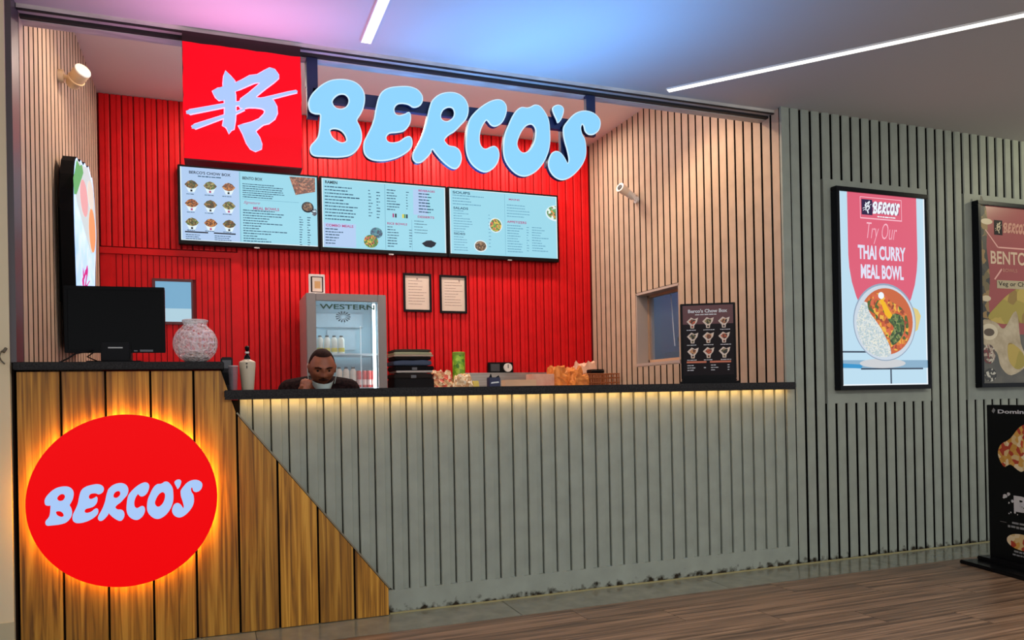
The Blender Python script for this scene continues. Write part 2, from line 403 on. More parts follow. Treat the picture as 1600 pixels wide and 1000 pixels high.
# right wall with window opening
WY0, WY1, Z0, Z1 = 1.133, 1.757, 1.293, 1.858
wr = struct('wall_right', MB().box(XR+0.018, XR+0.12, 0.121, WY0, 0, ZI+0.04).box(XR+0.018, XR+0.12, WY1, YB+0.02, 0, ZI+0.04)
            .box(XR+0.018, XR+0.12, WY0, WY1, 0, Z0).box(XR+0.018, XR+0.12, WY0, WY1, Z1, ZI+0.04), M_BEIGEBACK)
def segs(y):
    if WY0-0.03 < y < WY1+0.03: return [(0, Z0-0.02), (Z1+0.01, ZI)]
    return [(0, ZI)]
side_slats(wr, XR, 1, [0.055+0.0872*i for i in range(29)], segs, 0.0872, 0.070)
win = struct('window_1', MB().box(XR, XR+0.16, WY0, WY0+0.012, Z0, Z1).box(XR, XR+0.16, WY1-0.012, WY1, Z0, Z1).box(XR, XR+0.16, WY0, WY1, Z1-0.012, Z1+0.006)
             .box(XR, XR+0.16, WY0-0.012, WY1+0.012, Z0-0.025, Z0+0.002), mat('window_reveal', (176, 160, 148), 0.6))
xf = XR+0.10
part('window_frame', MB().box(xf, xf+0.03, WY0, WY1, Z0, Z0+0.03).box(xf, xf+0.03, WY0, WY1, Z1-0.03, Z1).box(xf, xf+0.03, WY0, WY0+0.03, Z0, Z1).box(xf, xf+0.03, WY1-0.03, WY1, Z0, Z1),
     mat('frame_beige', (186, 150, 120), 0.5), win)
part('pane', MB().box(xf+0.012, xf+0.018, WY0+0.03, WY1-0.03, Z0+0.03, Z1-0.03), mat('window_glass', (150, 180, 210), 0.05, alpha=0.12), win)
# what stands behind the pane: a bluish store room
kr = struct('wall_storeroom', MB().box(XR+0.13, 4.9, 0.95, 0.99, 0.9, 2.3).box(XR+0.13, 4.9, 2.30, 2.34, 0.9, 2.3).box(4.86, 4.9, 0.99, 2.3, 0.9, 2.3).box(XR+0.13, 4.9, 0.99, 2.3, 2.26, 2.3),
            mat('storeroom_paint', (70, 88, 120), 0.6))
part('counter_ledge', MB().box(XR+0.6, 4.86, 0.99, 2.3, 0.9, 1.42), mat('storeroom_steel', (150, 190, 205), 0.4), kr)
part('shelf', MB().box(3.95, 4.86, 0.99, 2.3, 1.52, 1.56), mat('storeroom_shelf', (40, 70, 66), 0.5), kr)
lamp('POINT', 'storeroom_lamp', (3.9, 1.8, 2.15), 7, (0.75, 0.88, 1.0), (0.05, 0))
single('hanging_cable', MB().tube([(3.37, 1.50, 1.85), (3.375, 1.49, 1.7), (3.37, 1.47, 1.55), (3.375, 1.462, 1.42)], 0.004), mat('white_cable', (225, 232, 240), 0.4, ), 'thin white cable hanging behind the small window of the beige wall', 'cable')

# front wall (grey, right of the counter)
RX0 = 3.205
wfr = struct('wall_front', MB().box(RX0+0.005, XEND, 0.025, 0.12, 0, ZM+0.04), M_GREYBACK)
LB = [(3.567, 4.330), (4.778, 5.541)]           # the two light boxes
SZ0, SZ1 = 0.965, 2.352
Pf = 0.0799; w_ = Pf-0.017
snap = lambda v: 3.186+Pf*(math.floor((v-3.186)/Pf)+0.5)      # centre of the board that v falls on
sur = [(snap(a-0.05)-w_/2, snap(b+0.05)+w_/2) for a, b in LB]
for a, b in sur:
    part('surround_panel', MB().box(a, b, 0.0, 0.024, SZ0, SZ1), M_GREYFLAT, wfr)
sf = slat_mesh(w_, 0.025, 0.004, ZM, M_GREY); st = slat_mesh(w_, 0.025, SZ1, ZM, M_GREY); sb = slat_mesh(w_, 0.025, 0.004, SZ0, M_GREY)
for i in range(46):
    x = 3.186+Pf*(i+0.5)
    if i == 0: x += 0.01
    hit = any(a < x < b for a, b in sur)
    if not hit: link('slat', sf, wfr, loc=(x, 0, 0))
    else:
        link('slat', st, wfr, loc=(x, 0, 0)); link('slat', sb, wfr, loc=(x, 0, 0))
part('corner_strip', MB().box(RX0-0.004, RX0+0.022, -0.002, 0.014, 0, ZM), M_GREY, wfr)
struct('trim_2', MB().box(0.772, XEND, -0.013, -0.0045, 0.0, 0.006), mat('sealant_yellow', (160, 150, 104), 0.5))
# left pillar
pil = struct('wall_pillar', MB().box(-3, -0.79, -0.03, 0.3, 0, ZM), M_PILLAR)
part('pillar_base', MB().box(-3, -0.788, -0.036, -0.03, 0, 0.16), mat('pillar_base_paint', (188, 176, 144), 0.5), pil)
part('corner_trim', MB().box(-0.79, XL-0.002, -0.02, 0.2, 1.228, ZM), mat('steel_trim', (96, 90, 92), 0.4, 0.5), pil)
single('cable_stub', MB().tube([(-0.80, -0.04, 1.285), (-0.815, -0.05, 1.27), (-0.822, -0.046, 1.25), (-0.818, -0.04, 1.235), (-0.806, -0.036, 1.22)], 0.003).tube([(-0.80, -0.04, 1.285), (-0.807, -0.052, 1.268)], 0.006),
       mat('grey_cable', (96, 88, 70), 0.6), 'short bent cable end sticking out of the cream pillar', 'cable')

# strip lights in the mall ceiling
def strip(p0, p1, w, label):
    p0, p1 = Vector(p0), Vector(p1); mid = (p0+p1)/2; L = (p1-p0).length; a = math.atan2(p1.y-p0.y, p1.x-p0.x)
    t = thing('strip_light', label, 'light', (mid.x, mid.y, ZM), a)
    part('diffuser', MB().box(-L/2, L/2, -w/2, w/2, -0.006, 0.0), mat('strip_diffuser', (240,240,235), 0.5, emit=(255, 253, 244), es=2.2), t)
    part('trim_rail', MB().box(-L/2, L/2, w/2, w/2+0.004, -0.008, 0.0).box(-L/2, L/2, -w/2-0.004, -w/2, -0.008, 0.0), M_WHITE, t)
strip((0.70, -0.05), (0.70, -2.6), 0.045, 'short white ceiling light strip that ends above the red square sign and letters')
strip((2.41, -0.005), (4.35, -2.28), 0.045, 'long diagonal white ceiling light strip above the grey slatted wall')

# ------------------------------------------------------------------ counters
def wood_top(x):
    if x < 0.022: return 1.192
    if x < 0.085: return 1.192+(x-0.022)*(0.995-1.192)/(0.063)
    return 0.995+(x-0.085)*(0.128-0.995)/(0.768-0.085)
sc = thing('serving_counter', 'long grey-green slatted counter front between the wooden panels and the grey wall', 'counter', (1.6, 0.05, 0))
part('carcass', MB().prism([(0.10, 0.0), (XR, 0.0), (XR, 1.06), (0.10, 1.06)], 0.024, 0.25), M_GREYBACK, sc, world=True)
part('plinth', MB().box(0.74, XR, -0.004, 0.023, 0.003, 0.113), M_GREY, sc, world=True)
Pc = 0.0800
def lowz(x): return max(0.113, wood_top(x)+0.006) if x < 0.80 else 0.113
cm = None
for i in range(40):
    xa = 0.082+Pc*i-0.0025; xb = xa+Pc-0.0045
    if xa < 0.1: xa = 0.10
    if xb > XR-0.006: xb = XR-0.006
    if xb-xa < 0.02: break
    h = xb-xa
    pr = [(xa, 0.023), (xb, 0.023), (xb, 0.014), (xb-0.003, 0.011), (xa+h*0.62, 0.010), (xa+h*0.58, 0.0), (xa+0.003, 0.0), (xa, 0.003)]
    m_ = MB().vprism(pr, lowz, 1.058)
    part('slat', m_, M_GREY, sc, world=True)
part('led_strip', MB().box(0.11, XR-0.01, -0.034, -0.022, 1.0585, 1.0635), mat('warm_led', (255,230,180), 0.5, emit=(255, 196, 120), es=24.0), sc, world=True, label='warm glowing strip under the worktop')
wt = single('worktop', MB().bbox(0.035, XR+0.022, -0.055, 0.46, 1.065, 1.10, 0.004).box(0.037, XR+0.020, -0.052, -0.044, 1.0565, 1.066), M_GRANITE, 'long dark stone worktop lying on the grey slatted counter', 'worktop', (1.6, 0, 1.065))

cc = thing('cashier_counter', 'raised wooden plank counter with a sloping right edge, at the left end', 'counter', (0, 0.0, 0))
part('carcass', MB().prism([(XL-0.003, 0.0), (0.755, 0.0), (0.755, 0.13), (0.098, 0.95), (0.098, 1.055), (0.03, 1.055), (0.02, 1.18), (XL-0.003, 1.18)], -0.010, 0.02)
     .box(XL-0.003, 0.03, 0.02, 0.36, 0, 1.19), M_WOODGAP, cc, world=True)
seams = [-0.772, -0.609, -0.441, -0.266, -0.092, 0.087, 0.259, 0.436, 0.602, 0.768]
for a, b in zip(seams[:-1], seams[1:]):
    x0, x1 = a+0.005, b-0.005
    xs = [x0]+[q for q in (0.022, 0.085) if x0 < q < x1]+[x1]
    part('plank', MB().prism([(x0, 0.003), (x1, 0.003)]+[(q, wood_top(q)-0.004) for q in reversed(xs)], -0.028, -0.010), M_WOOD, cc, world=True)
dx, dz = 0.768-0.085, 0.128-0.995; L_ = math.hypot(dx, dz); nx, nz = -dz/L_*0.007, dx/L_*0.007
part('edge_trim', MB().prism([(0.085, 0.995), (0.768, 0.128), (0.768+nx, 0.128+nz), (0.085+nx, 0.995+nz)], -0.030, 0.0), mat('trim_metal', (140, 132, 112), 0.4, 0.6), cc, world=True)
single('raised_worktop', MB().bbox(-0.775, 0.037, -0.055, 0.40, 1.195, 1.228, 0.004), M_GRANITE, 'short raised dark stone top on the wooden counter, under the black monitor', 'worktop', (-0.37, 0, 1.195))

GLYPH = {'B':[[(0.442,2.491),(0.456,2.528),(0.482,2.561),(0.514,2.591),(0.552,2.614),(0.594,2.625),(0.636,2.627),(0.673,2.619),(0.701,2.598),(0.716,2.569),(0.718,2.534),(0.71,2.494),(0.696,2.462),(0.68,2.436),(0.679,2.424),(0.69,2.402),(0.699,2.369),(0.698,2.331),(0.684,2.296),(0.659,2.265),(0.626,2.246),(0.577,2.236),(0.517,2.233),(0.471,2.232),(0.451,2.243),(0.445,2.266),(0.452,2.287),(0.47,2.308),(0.485,2.333),(0.492,2.371),(0.495,2.404),(0.497,2.435),(0.493,2.438),(0.471,2.438),(0.448,2.45)],[(0.559,2.505),(0.569,2.527),(0.592,2.546),(0.618,2.549),(0.634,2.535),(0.635,2.514),(0.622,2.491),(0.598,2.479),(0.573,2.483)],[(0.545,2.365),(0.566,2.375),(0.594,2.37),(0.614,2.351),(0.621,2.325),(0.602,2.313),(0.579,2.319),(0.556,2.335)]],
'E':[[(0.786,2.559),(0.806,2.591),(0.839,2.613),(0.886,2.626),(0.939,2.633),(0.982,2.625),(1.008,2.602),(1.015,2.575),(1.005,2.547),(0.985,2.531),(0.961,2.526),(0.937,2.537),(0.908,2.539),(0.882,2.532),(0.866,2.51),(0.87,2.487),(0.888,2.48),(0.917,2.49),(0.939,2.502),(0.95,2.487),(0.948,2.453),(0.935,2.424),(0.911,2.4),(0.877,2.389),(0.839,2.381),(0.822,2.36),(0.829,2.342),(0.852,2.338),(0.886,2.348),(0.915,2.37),(0.939,2.379),(0.953,2.367),(0.955,2.336),(0.94,2.307),(0.903,2.277),(0.856,2.254),(0.799,2.239),(0.748,2.239),(0.718,2.255),(0.705,2.284),(0.708,2.326),(0.725,2.364),(0.746,2.408),(0.761,2.451),(0.771,2.504)]],
'R':[[(1.048,2.541),(1.063,2.577),(1.1,2.611),(1.148,2.629),(1.196,2.63),(1.235,2.611),(1.256,2.577),(1.258,2.537),(1.245,2.498),(1.217,2.465),(1.182,2.428),(1.148,2.404),(1.128,2.382),(1.127,2.372),(1.147,2.353),(1.181,2.349),(1.205,2.333),(1.216,2.299),(1.211,2.266),(1.193,2.238),(1.169,2.232),(1.14,2.245),(1.102,2.274),(1.074,2.304),(1.061,2.321),(1.056,2.318),(1.051,2.302),(1.026,2.272),(0.998,2.249),(0.972,2.246),(0.954,2.265),(0.957,2.297),(0.981,2.341),(1.005,2.389),(1.025,2.446),(1.038,2.503)],[(1.109,2.504),(1.122,2.531),(1.146,2.547),(1.17,2.546),(1.179,2.523),(1.169,2.497),(1.14,2.477),(1.114,2.483)]],
'C':[[(1.262,2.501),(1.293,2.542),(1.338,2.583),(1.384,2.612),(1.425,2.625),(1.455,2.618),(1.472,2.594),(1.471,2.56),(1.458,2.523),(1.437,2.494),(1.406,2.477),(1.381,2.481),(1.362,2.501),(1.354,2.502),(1.331,2.466),(1.318,2.423),(1.319,2.38),(1.334,2.358),(1.351,2.355),(1.374,2.367),(1.399,2.374),(1.419,2.36),(1.426,2.329),(1.417,2.291),(1.392,2.255),(1.351,2.23),(1.311,2.236),(1.272,2.263),(1.249,2.299),(1.239,2.344),(1.241,2.401),(1.249,2.458)]],
'O':[[(1.478,2.492),(1.502,2.542),(1.528,2.579),(1.557,2.599),(1.588,2.6),(1.609,2.607),(1.635,2.621),(1.667,2.617),(1.695,2.588),(1.716,2.547),(1.722,2.489),(1.721,2.421),(1.706,2.361),(1.676,2.304),(1.633,2.257),(1.58,2.228),(1.534,2.229),(1.493,2.254),(1.461,2.294),(1.448,2.336),(1.449,2.393),(1.459,2.447)],[(1.538,2.431),(1.559,2.472),(1.586,2.501),(1.615,2.51),(1.634,2.489),(1.634,2.451),(1.62,2.406),(1.593,2.369),(1.562,2.354),(1.539,2.369),(1.529,2.397)]],
'Q':[[(1.737,2.611),(1.75,2.628),(1.774,2.637),(1.797,2.632),(1.808,2.615),(1.802,2.583),(1.788,2.553),(1.769,2.535),(1.759,2.555),(1.744,2.584)]],
'S':[[(1.802,2.517),(1.827,2.553),(1.864,2.593),(1.907,2.617),(1.955,2.624),(1.998,2.613),(2.027,2.587),(2.032,2.556),(2.02,2.521),(1.99,2.496),(1.957,2.491),(1.934,2.507),(1.926,2.535),(1.919,2.544),(1.91,2.524),(1.917,2.491),(1.933,2.464),(1.94,2.417),(1.936,2.369),(1.916,2.324),(1.884,2.283),(1.841,2.245),(1.793,2.225),(1.752,2.233),(1.722,2.259),(1.707,2.295),(1.711,2.333),(1.729,2.368),(1.758,2.382),(1.786,2.373),(1.809,2.347),(1.824,2.322),(1.83,2.344),(1.821,2.391),(1.806,2.442),(1.8,2.479)]]}
LOGO = {'0':[[(0.067,2.566),(0.088,2.545),(0.106,2.525),(0.103,2.487),(0.108,2.461),(0.108,2.39),(0.105,2.345),(0.098,2.302),(0.087,2.297),(0.077,2.28),(0.069,2.301),(0.063,2.309),(0.051,2.313),(0.06,2.366),(0.061,2.42),(0.057,2.468),(0.056,2.507),(0.059,2.539)]],
'1':[[(0.01,2.466),(0.033,2.482),(0.07,2.494),(0.069,2.438),(0.036,2.428),(0.022,2.441)]],
'2':[[(0.104,2.513),(0.137,2.533),(0.172,2.558),(0.206,2.567),(0.236,2.589),(0.262,2.606),(0.283,2.602),(0.3,2.579),(0.3,2.563),(0.278,2.54),(0.243,2.509),(0.213,2.48),(0.197,2.46),(0.225,2.459),(0.255,2.467),(0.276,2.454),(0.289,2.429),(0.291,2.397),(0.279,2.369),(0.253,2.346),(0.227,2.336),(0.205,2.316),(0.193,2.301),(0.209,2.276),(0.219,2.245),(0.217,2.223),(0.191,2.209),(0.17,2.218),(0.153,2.243),(0.137,2.286),(0.119,2.32),(0.142,2.329),(0.176,2.342),(0.21,2.361),(0.232,2.386),(0.237,2.402),(0.224,2.412),(0.194,2.413),(0.165,2.41),(0.144,2.403),(0.127,2.405),(0.123,2.416),(0.127,2.432),(0.132,2.446),(0.162,2.472),(0.192,2.502),(0.218,2.53),(0.192,2.527),(0.162,2.51),(0.128,2.49),(0.099,2.475)]],
'3':[[(-0.1,2.359),(-0.089,2.369),(0.052,2.412),(0.127,2.432),(0.234,2.463),(0.342,2.503),(0.38,2.515),(0.383,2.506),(0.342,2.491),(0.268,2.462),(0.127,2.416),(0.056,2.397),(-0.087,2.35)]],
'4':[[(-0.08,2.296),(-0.068,2.306),(0.051,2.359),(0.11,2.383),(0.144,2.403),(0.146,2.396),(0.11,2.374),(0.051,2.346),(-0.066,2.286)]]}

GX0, GX1, GZ0, GZ1 = 0.442, 2.032, 2.225, 2.637
LX0, LX1, LZ0, LZ1 = -0.100, 0.383, 2.209, 2.606
# ------------------------------------------------------------------ round sign
rs = thing('round_sign', 'round glowing red sign with pale blue lettering on the wooden planks', 'sign', (-0.367, -0.075, 0.637))
def disc(r, y0, y1, n=96):
    return MB().prism([(r*math.cos(2*math.pi*i/n), r*math.sin(2*math.pi*i/n)) for i in range(n)], y0, y1)
part('face', disc(0.364, -0.012, 0.0), mat('red_acrylic', (60, 2, 3), 0.3, emit=(246, 2, 8), es=0.93), rs)
part('rim', disc(0.3655, -0.009, 0.008), mat('red_rim', (190, 10, 16), 0.4), rs)
halo = MB(); N = 96
vs = [(r*math.cos(2*math.pi*i/N), y, r*math.sin(2*math.pi*i/N)) for r, y in ((0.325, 0.012), (0.354, 0.012), (0.354, 0.024), (0.325, 0.024)) for i in range(N)]
halo.add(vs, [(j*N+i, ((j+1)%4)*N+i, ((j+1)%4)*N+(i+1)%N, j*N+(i+1)%N) for j in range(4) for i in range(N)])
part('halo_light', halo, mat('amber_led', (255,180,60), 0.5, emit=(255, 190, 36), es=22.0), rs, label='amber light ring hidden behind the disc')
part('back_plate', disc(0.30, 0.008, 0.047, 48), M_BLACK, rs)
mpx = lambda x, z: (-0.295+(x-GX0)/(GX1-GX0)*0.600, -0.086+(z-GZ0)/(GZ1-GZ0)*0.164)
M_LET = mat('pale_blue_letter', (40,50,60), 0.4, emit=(168, 200, 246), es=1.0)
M_LETGLOW = mat('pink_halo', (150,80,120), 0.4, emit=(252, 120, 170), es=1.0)
for k in 'BERCOQS':
    l = part('letter', outline(MB(), GLYPH[k], -0.020, 0.007, mpx), M_LET, rs, label='letter %s' % {'Q': 'apostrophe'}.get(k, k))

# ------------------------------------------------------------------ big lettering and square sign under the fascia
M_BIG = mat('sky_blue_letter', (30, 40, 50), 0.35, emit=(142, 211, 250), es=1.0)
M_EDGE = mat('letter_edge', (60, 70, 80), 0.4, emit=(205, 236, 255), es=1.0)
M_NAVY = mat('navy_return', (18, 26, 52), 0.4)
bl = thing('letter_sign', 'large glowing pale blue letters of the shop name hung under the fascia', 'sign', (1.24, 0.15, 2.43))
def grow(loops, d):
    out = []
    for j, L in enumerate(loops):
        n = len(L); a = sum(L[i][0]*L[(i+1)%n][1]-L[(i+1)%n][0]*L[i][1] for i in range(n)); sg = 1 if a > 0 else -1
        if j: sg = -sg
        R = []
        for i in range(n):
            p, q = Vector(L[i-1]), Vector(L[(i+1)%n]); t = (q-p).normalized(); R.append((L[i][0]+t.y*sg*d, L[i][1]-t.x*sg*d))
        out.append(R)
    return out
for k in 'BERCOQS':
    nm = {'Q': 'apostrophe'}.get(k, k)
    # holes: drawn with the same winding test, so shrink them separately
    body = part('letter', outline(MB(), GLYPH[k], 0.098, 0.028), M_NAVY, bl, world=True, label='letter %s' % nm)
    part('letter_edge', outline(MB(), GLYPH[k], 0.0935, 0.004), M_EDGE, body, world=True)
    part('letter_face', outline(MB(), grow(GLYPH[k], -0.006), 0.0900, 0.004), M_BIG, body, world=True)
fr = MB().box(0.441, 0.494, 0.127, 0.157, 2.43, 2.726).box(1.962, 2.018, 0.127, 0.157, 2.50, 2.726).box(0.47, 1.99, 0.127, 0.157, 2.515, 2.578)
fr.box(1.71, 1.735, 0.127, 0.157, 2.30, 2.53).box(1.80, 1.835, 0.127, 0.157, 2.28, 2.53)
part('mounting_frame', fr, mat('navy_steel', (28, 40, 74), 0.45, 0.3), bl, world=True, label='dark blue steel bars behind the letters')
part('hanger', MB().box(0.441, 0.494, 0.158, 0.20, 2.60, 2.726), MATS['navy_steel'], bl, world=True)

sq = thing('square_sign', 'square glowing red sign with a pale brush-stroke emblem', 'sign', (0.144, 0.10, 2.42))
part('box', MB().bbox(-0.116, 0.404, 0.034, 0.135, 2.148, 2.682, 0.003), mat('dark_red_box', (96, 12, 22), 0.4), sq, world=True)
# face with slightly frayed side edges, as printed
L = []
rnd = random.Random(3)
for i in range(14): L.append((-0.114+rnd.uniform(-0.003, 0.002), 2.152+0.528*i/13))
for i in range(1, 14): L.append((-0.114+0.516*i/13, 2.680+rnd.uniform(-0.003, 0.001)))
for i in range(1, 14): L.append((0.402+rnd.uniform(-0.003, 0.003), 2.680-0.528*i/13))
part('face', MB().prism(L, 0.030, 0.034), mat('red_sign_face', (60, 2, 4), 0.35, emit=(250, 2, 26), es=1.0), sq, world=True)
for i in range(5):
    part('brush_stroke', outline(MB(), LOGO[str(i)], 0.0235-0.0006*i, 0.0062, k=2), MATS['pale_blue_letter'], sq, world=True)
    part('brush_stroke', outline(MB(), grow(LOGO[str(i)], 0.004), 0.0265-0.0003*i, 0.003, k=1), mat('pink_white_edge', (150,130,160), 0.4, emit=(240, 190, 238), es=1.0), sq, world=True, label='pinkish white edge of the emblem')
part('mount', MB().box(-0.116, 0.404, 0.045, 0.135, 2.684, 2.735), mat('dark_mount', (52, 34, 34), 0.6), sq, world=True)

# ------------------------------------------------------------------ flat print helpers (local x,z; y = layer)
M_FOODE = food('food_print_lit', [(92,48,20),(168,96,36),(56,84,30),(206,150,84),(120,36,20),(230,214,180)], 110, 1.0)
M_CURRYE = food('curry_print_lit', [(196,84,36),(214,120,40),(70,92,30),(232,176,60),(150,60,30),(210,96,60)], 40, 1.0)
M_SALADE = food('salad_print_lit', [(60,120,40),(110,160,50),(210,180,60),(200,80,60),(30,90,40)], 90, 1.0)
M_RICEE = food('rice_print_lit', [(214,222,222),(190,204,210),(226,226,214),(176,196,200)], 120, 1.0)
def em(name, c, es=1.0): return mat(name, (8,8,8), 0.25, emit=c, es=es)
def words(mb, x0, x1, z, h, y, rnd, fill=0.9):
    x = x0
    while x < x1:
        w = rnd.uniform(0.6, 2.4)*h*1.6
        if x+w > x1: break
        mb.rect(x, x+w, z+rnd.uniform(0, h*0.15), z+h*rnd.uniform(0.85, 1.05), y); x += w+h*0.45
def lines(mb, x0, x1, z1, n, dz, h, y, rnd, wmin=0.35):
    for i in range(n):
        words(mb, x0, x0+(x1-x0)*rnd.uniform(wmin, 1), z1-dz*i-h, h, y, rnd)
def logo(mb, x0, x1, z0, z1, y):
    fn = lambda x, z: (x0+(x-LX0)/(LX1-LX0)*(x1-x0), z0+(z-LZ0)/(LZ1-LZ0)*(z1-z0))
    for i in range(5): outline(mb, LOGO[str(i)], y-0.00005*i, 0, fn, k=1)
def name_mark(mb, x0, x1, z0, z1, y):
    fn = lambda x, z: (x0+(x-GX0)/(GX1-GX0)*(x1-x0), z0+(z-GZ0)/(GZ1-GZ0)*(z1-z0))
    for k in 'BERCOQS': outline(mb, GLYPH[k], y, 0, fn, k=2)
    return mb

# ------------------------------------------------------------------ three menu screens on the back wall
M_SCR = em('screen_blue', (158, 218, 236)); M_SCRL = em('screen_lavender', (178, 206, 242)); M_INK = em('screen_ink', (44, 84, 112)); M_INKL = em('screen_ink_light', (96, 152, 182))
M_MAG = em('screen_magenta', (176, 60, 120)); M_WEDGE = em('screen_white', (226, 244, 250)); M_INKD = em('screen_black', (20, 30, 44))
def menu_screen(x0, x1, label):
    t = thing('menu_screen', label, 'screen', (x0, 2.47, 2.228), 0, 'menu screens on the red wall')
    W = x1-x0-0.006; H = 0.592
    part('housing', MB().bbox(0, W, 0.0, 0.055, 0, H, 0.004), M_BLACK, t)
    part('wall_bracket', MB().box(W*0.3, W*0.7, 0.055, 0.066, H*0.2, H*0.8), M_MATTBLACK, t)
    part('display', MB().rect(0.018, W-0.014, 0.030, H-0.016, -0.0006), M_SCR, t)
    part('sensor', MB().bbox(W*0.52, W*0.56, -0.004, 0.01, -0.008, 0.002, 0.002), M_ALU, t)
    return t, W, H
rnd = random.Random(11)
t, W, H = menu_screen(-0.238, 0.790, 'left menu screen, with nine food boxes in rows')
part('panel_tint', MB().rect(0.018, 0.43, 0.030, H-0.016, -0.0010), M_SCRL, t)
part('screen_edge', MB().rect(0.018, 0.026, 0.030, H-0.016, -0.0013).rect(0.018, W-0.014, 0.030, 0.036, -0.0013), M_WEDGE, t)
mb = MB(); text(mb, "BERCO'S CHOW BOX", 0.08, 0.37, 0.528, 0.55, -0.0014, 0.02); part('heading', mb, M_INKD, t, label='dark heading of the chow box menu')
mb = MB(); lines(mb, 0.14, 0.32, 0.517, 1, 0.02, 0.009, -0.0014, rnd, 0.9)
for r in range(3):
    for c in range(3): words(mb, 0.06+0.125*c, 0.125+0.125*c, 0.372-0.135*r, 0.006, -0.0014, rnd)
lines(mb, 0.05, 0.20, 0.075, 3, 0.015, 0.006, -0.0014, rnd, 0.6); lines(mb, 0.25, 0.40, 0.075, 3, 0.015, 0.006, -0.0014, rnd, 0.6)
lines(mb, 0.455, 0.78, 0.485, 7, 0.0165, 0.007, -0.0014, rnd, 0.5); lines(mb, 0.455, 0.80, 0.285, 13, 0.0195, 0.008, -0.0014, rnd, 0.3)
for i in range(12): words(mb, 0.87, 0.90, 0.25-0.0195*i, 0.007, -0.0014, rnd); words(mb, 0.93, 0.96, 0.25-0.0195*i, 0.007, -0.0014, rnd)
part('menu_text', mb, M_INK, t, kind='stuff')
part('heading', MB().rect(0.045, 0.205, 0.088, 0.098, -0.0016).rect(0.245, 0.40, 0.088, 0.098, -0.0016), M_INKD, t)
mb = MB(); text(mb, "BENTO BOX", 0.455, 0.60, 0.515, 0.537, -0.0014, 0.02); part('heading', mb, M_INKD, t)
mb = MB(); text(mb, "Signature", 0.46, 0.58, 0.325, 0.352, -0.0014, 0.0, 0, 0.5); text(mb, "MEAL BOWLS", 0.53, 0.72, 0.290, 0.312, -0.0014, 0.02); part('heading', mb, M_MAG, t)
part('divider', MB().rect(0.434, 0.437, 0.04, 0.57, -0.0014).rect(0.45, 0.87, 0.365, 0.367, -0.0014), M_INKL, t)
foods = [food('chow_food_lit_%d' % i, cs, 120, 1.0) for i, cs in enumerate([[(92,60,24),(150,110,50),(60,84,40),(40,40,30)], [(70,110,50),(110,80,40),(60,60,30),(160,150,90)], [(170,90,36),(110,60,30),(200,130,60),(80,50,30)]])]
for r in range(3):
    for c in range(3):
        cx, cz = 0.095+0.130*c, 0.435-0.140*r
        b = part('food_box_picture', MB().flat([(cx-0.042, cz+0.005), (cx+0.042, cz+0.005), (cx+0.020, cz-0.045), (cx-0.020, cz-0.045)], -0.0015), M_WEDGE, t)
        part('food', MB().flat([(cx-0.048, cz+0.010), (cx-0.030, cz-0.010), (cx, cz-0.020), (cx+0.030, cz-0.010), (cx+0.048, cz+0.010), (cx+0.025, cz+0.036), (cx, cz+0.045), (cx-0.025, cz+0.036)], -0.0018), foods[(r*2+c) % 3], b)
        part('emblem', MB().rect(cx-0.008, cx+0.006, cz-0.041, cz-0.026, -0.0018), M_MAG if (r+c) % 2 else M_INKD, b)
part('food_tray_picture', MB().flat([(0.80, 0.565), (0.995, 0.570), (0.995, 0.46), (0.845, 0.425)], -0.0016), food('brown_food_lit', [(92,40,22),(130,62,36),(60,30,20),(170,110,80)], 90, 1.0), t)
part('meal_bowl_picture', MB().ell(0.935, 0.335, 0.046, 0.042, -0.0016), M_INKD, t)
part('meal_bowl_food', MB().ell(0.935, 0.338, 0.038, 0.034, -0.0019), food('dark_food_lit', [(60,44,30),(120,90,60),(40,30,24),(150,120,90)], 90, 1.0), t)
part('side_dish_picture', MB().ell(0.985, 0.30, 0.022, 0.030, -0.0014), food('blue_dish_lit', [(60,90,110),(110,160,180),(200,230,240),(40,60,80)], 90, 1.0), t)

t, W, H = menu_screen(0.790, 1.838, 'middle menu screen, with a green salad bowl picture at its lower centre')
part('panel_tint', MB().rect(0.026, 0.28, 0.036, 0.225, -0.0010), M_SCRL, t); part('panel_tint', MB().rect(0.755, 0.875, 0.335, 0.545, -0.0010), M_SCRL, t)
part('screen_edge', MB().rect(0.018, 0.026, 0.030, H-0.016, -0.0013).rect(W-0.022, W-0.014, 0.030, H-0.016, -0.0013).rect(0.018, W-0.014, H-0.022, H-0.016, -0.0013), M_WEDGE, t)
mb = MB()
lines(mb, 0.04, 0.33, 0.515, 11, 0.0255, 0.0095, -0.0014, rnd, 0.45)
for i in range(9): words(mb, 0.385, 0.42, 0.50-0.0255*i, 0.008, -0.0014, rnd); words(mb, 0.45, 0.485, 0.49-0.0255*i, 0.008, -0.0014, rnd)
lines(mb, 0.04, 0.24, 0.180, 6, 0.0225, 0.009, -0.0014, rnd, 0.4)
lines(mb, 0.535, 0.66, 0.525, 8, 0.0225, 0.0085, -0.0014, rnd, 0.5); lines(mb, 0.535, 0.65, 0.225, 8, 0.0225, 0.008, -0.0014, rnd, 0.5)
for i in range(7): words(mb, 0.695, 0.72, 0.51-0.0225*i, 0.007, -0.0014, rnd); words(mb, 0.715, 0.74, 0.20-0.0225*i, 0.007, -0.0014, rnd)
lines(mb, 0.80, 0.96, 0.515, 7, 0.025, 0.010, -0.0014, rnd, 0.6); lines(mb, 0.76, 0.90, 0.285, 5, 0.024, 0.006, -0.0014, rnd, 0.6)
part('menu_text', mb, M_INK, t, kind='stuff')
mb = MB(); text(mb, "RAMEN", 0.045, 0.14, 0.535, 0.558, -0.0014, 0.03); part('heading', mb, M_INKD, t)
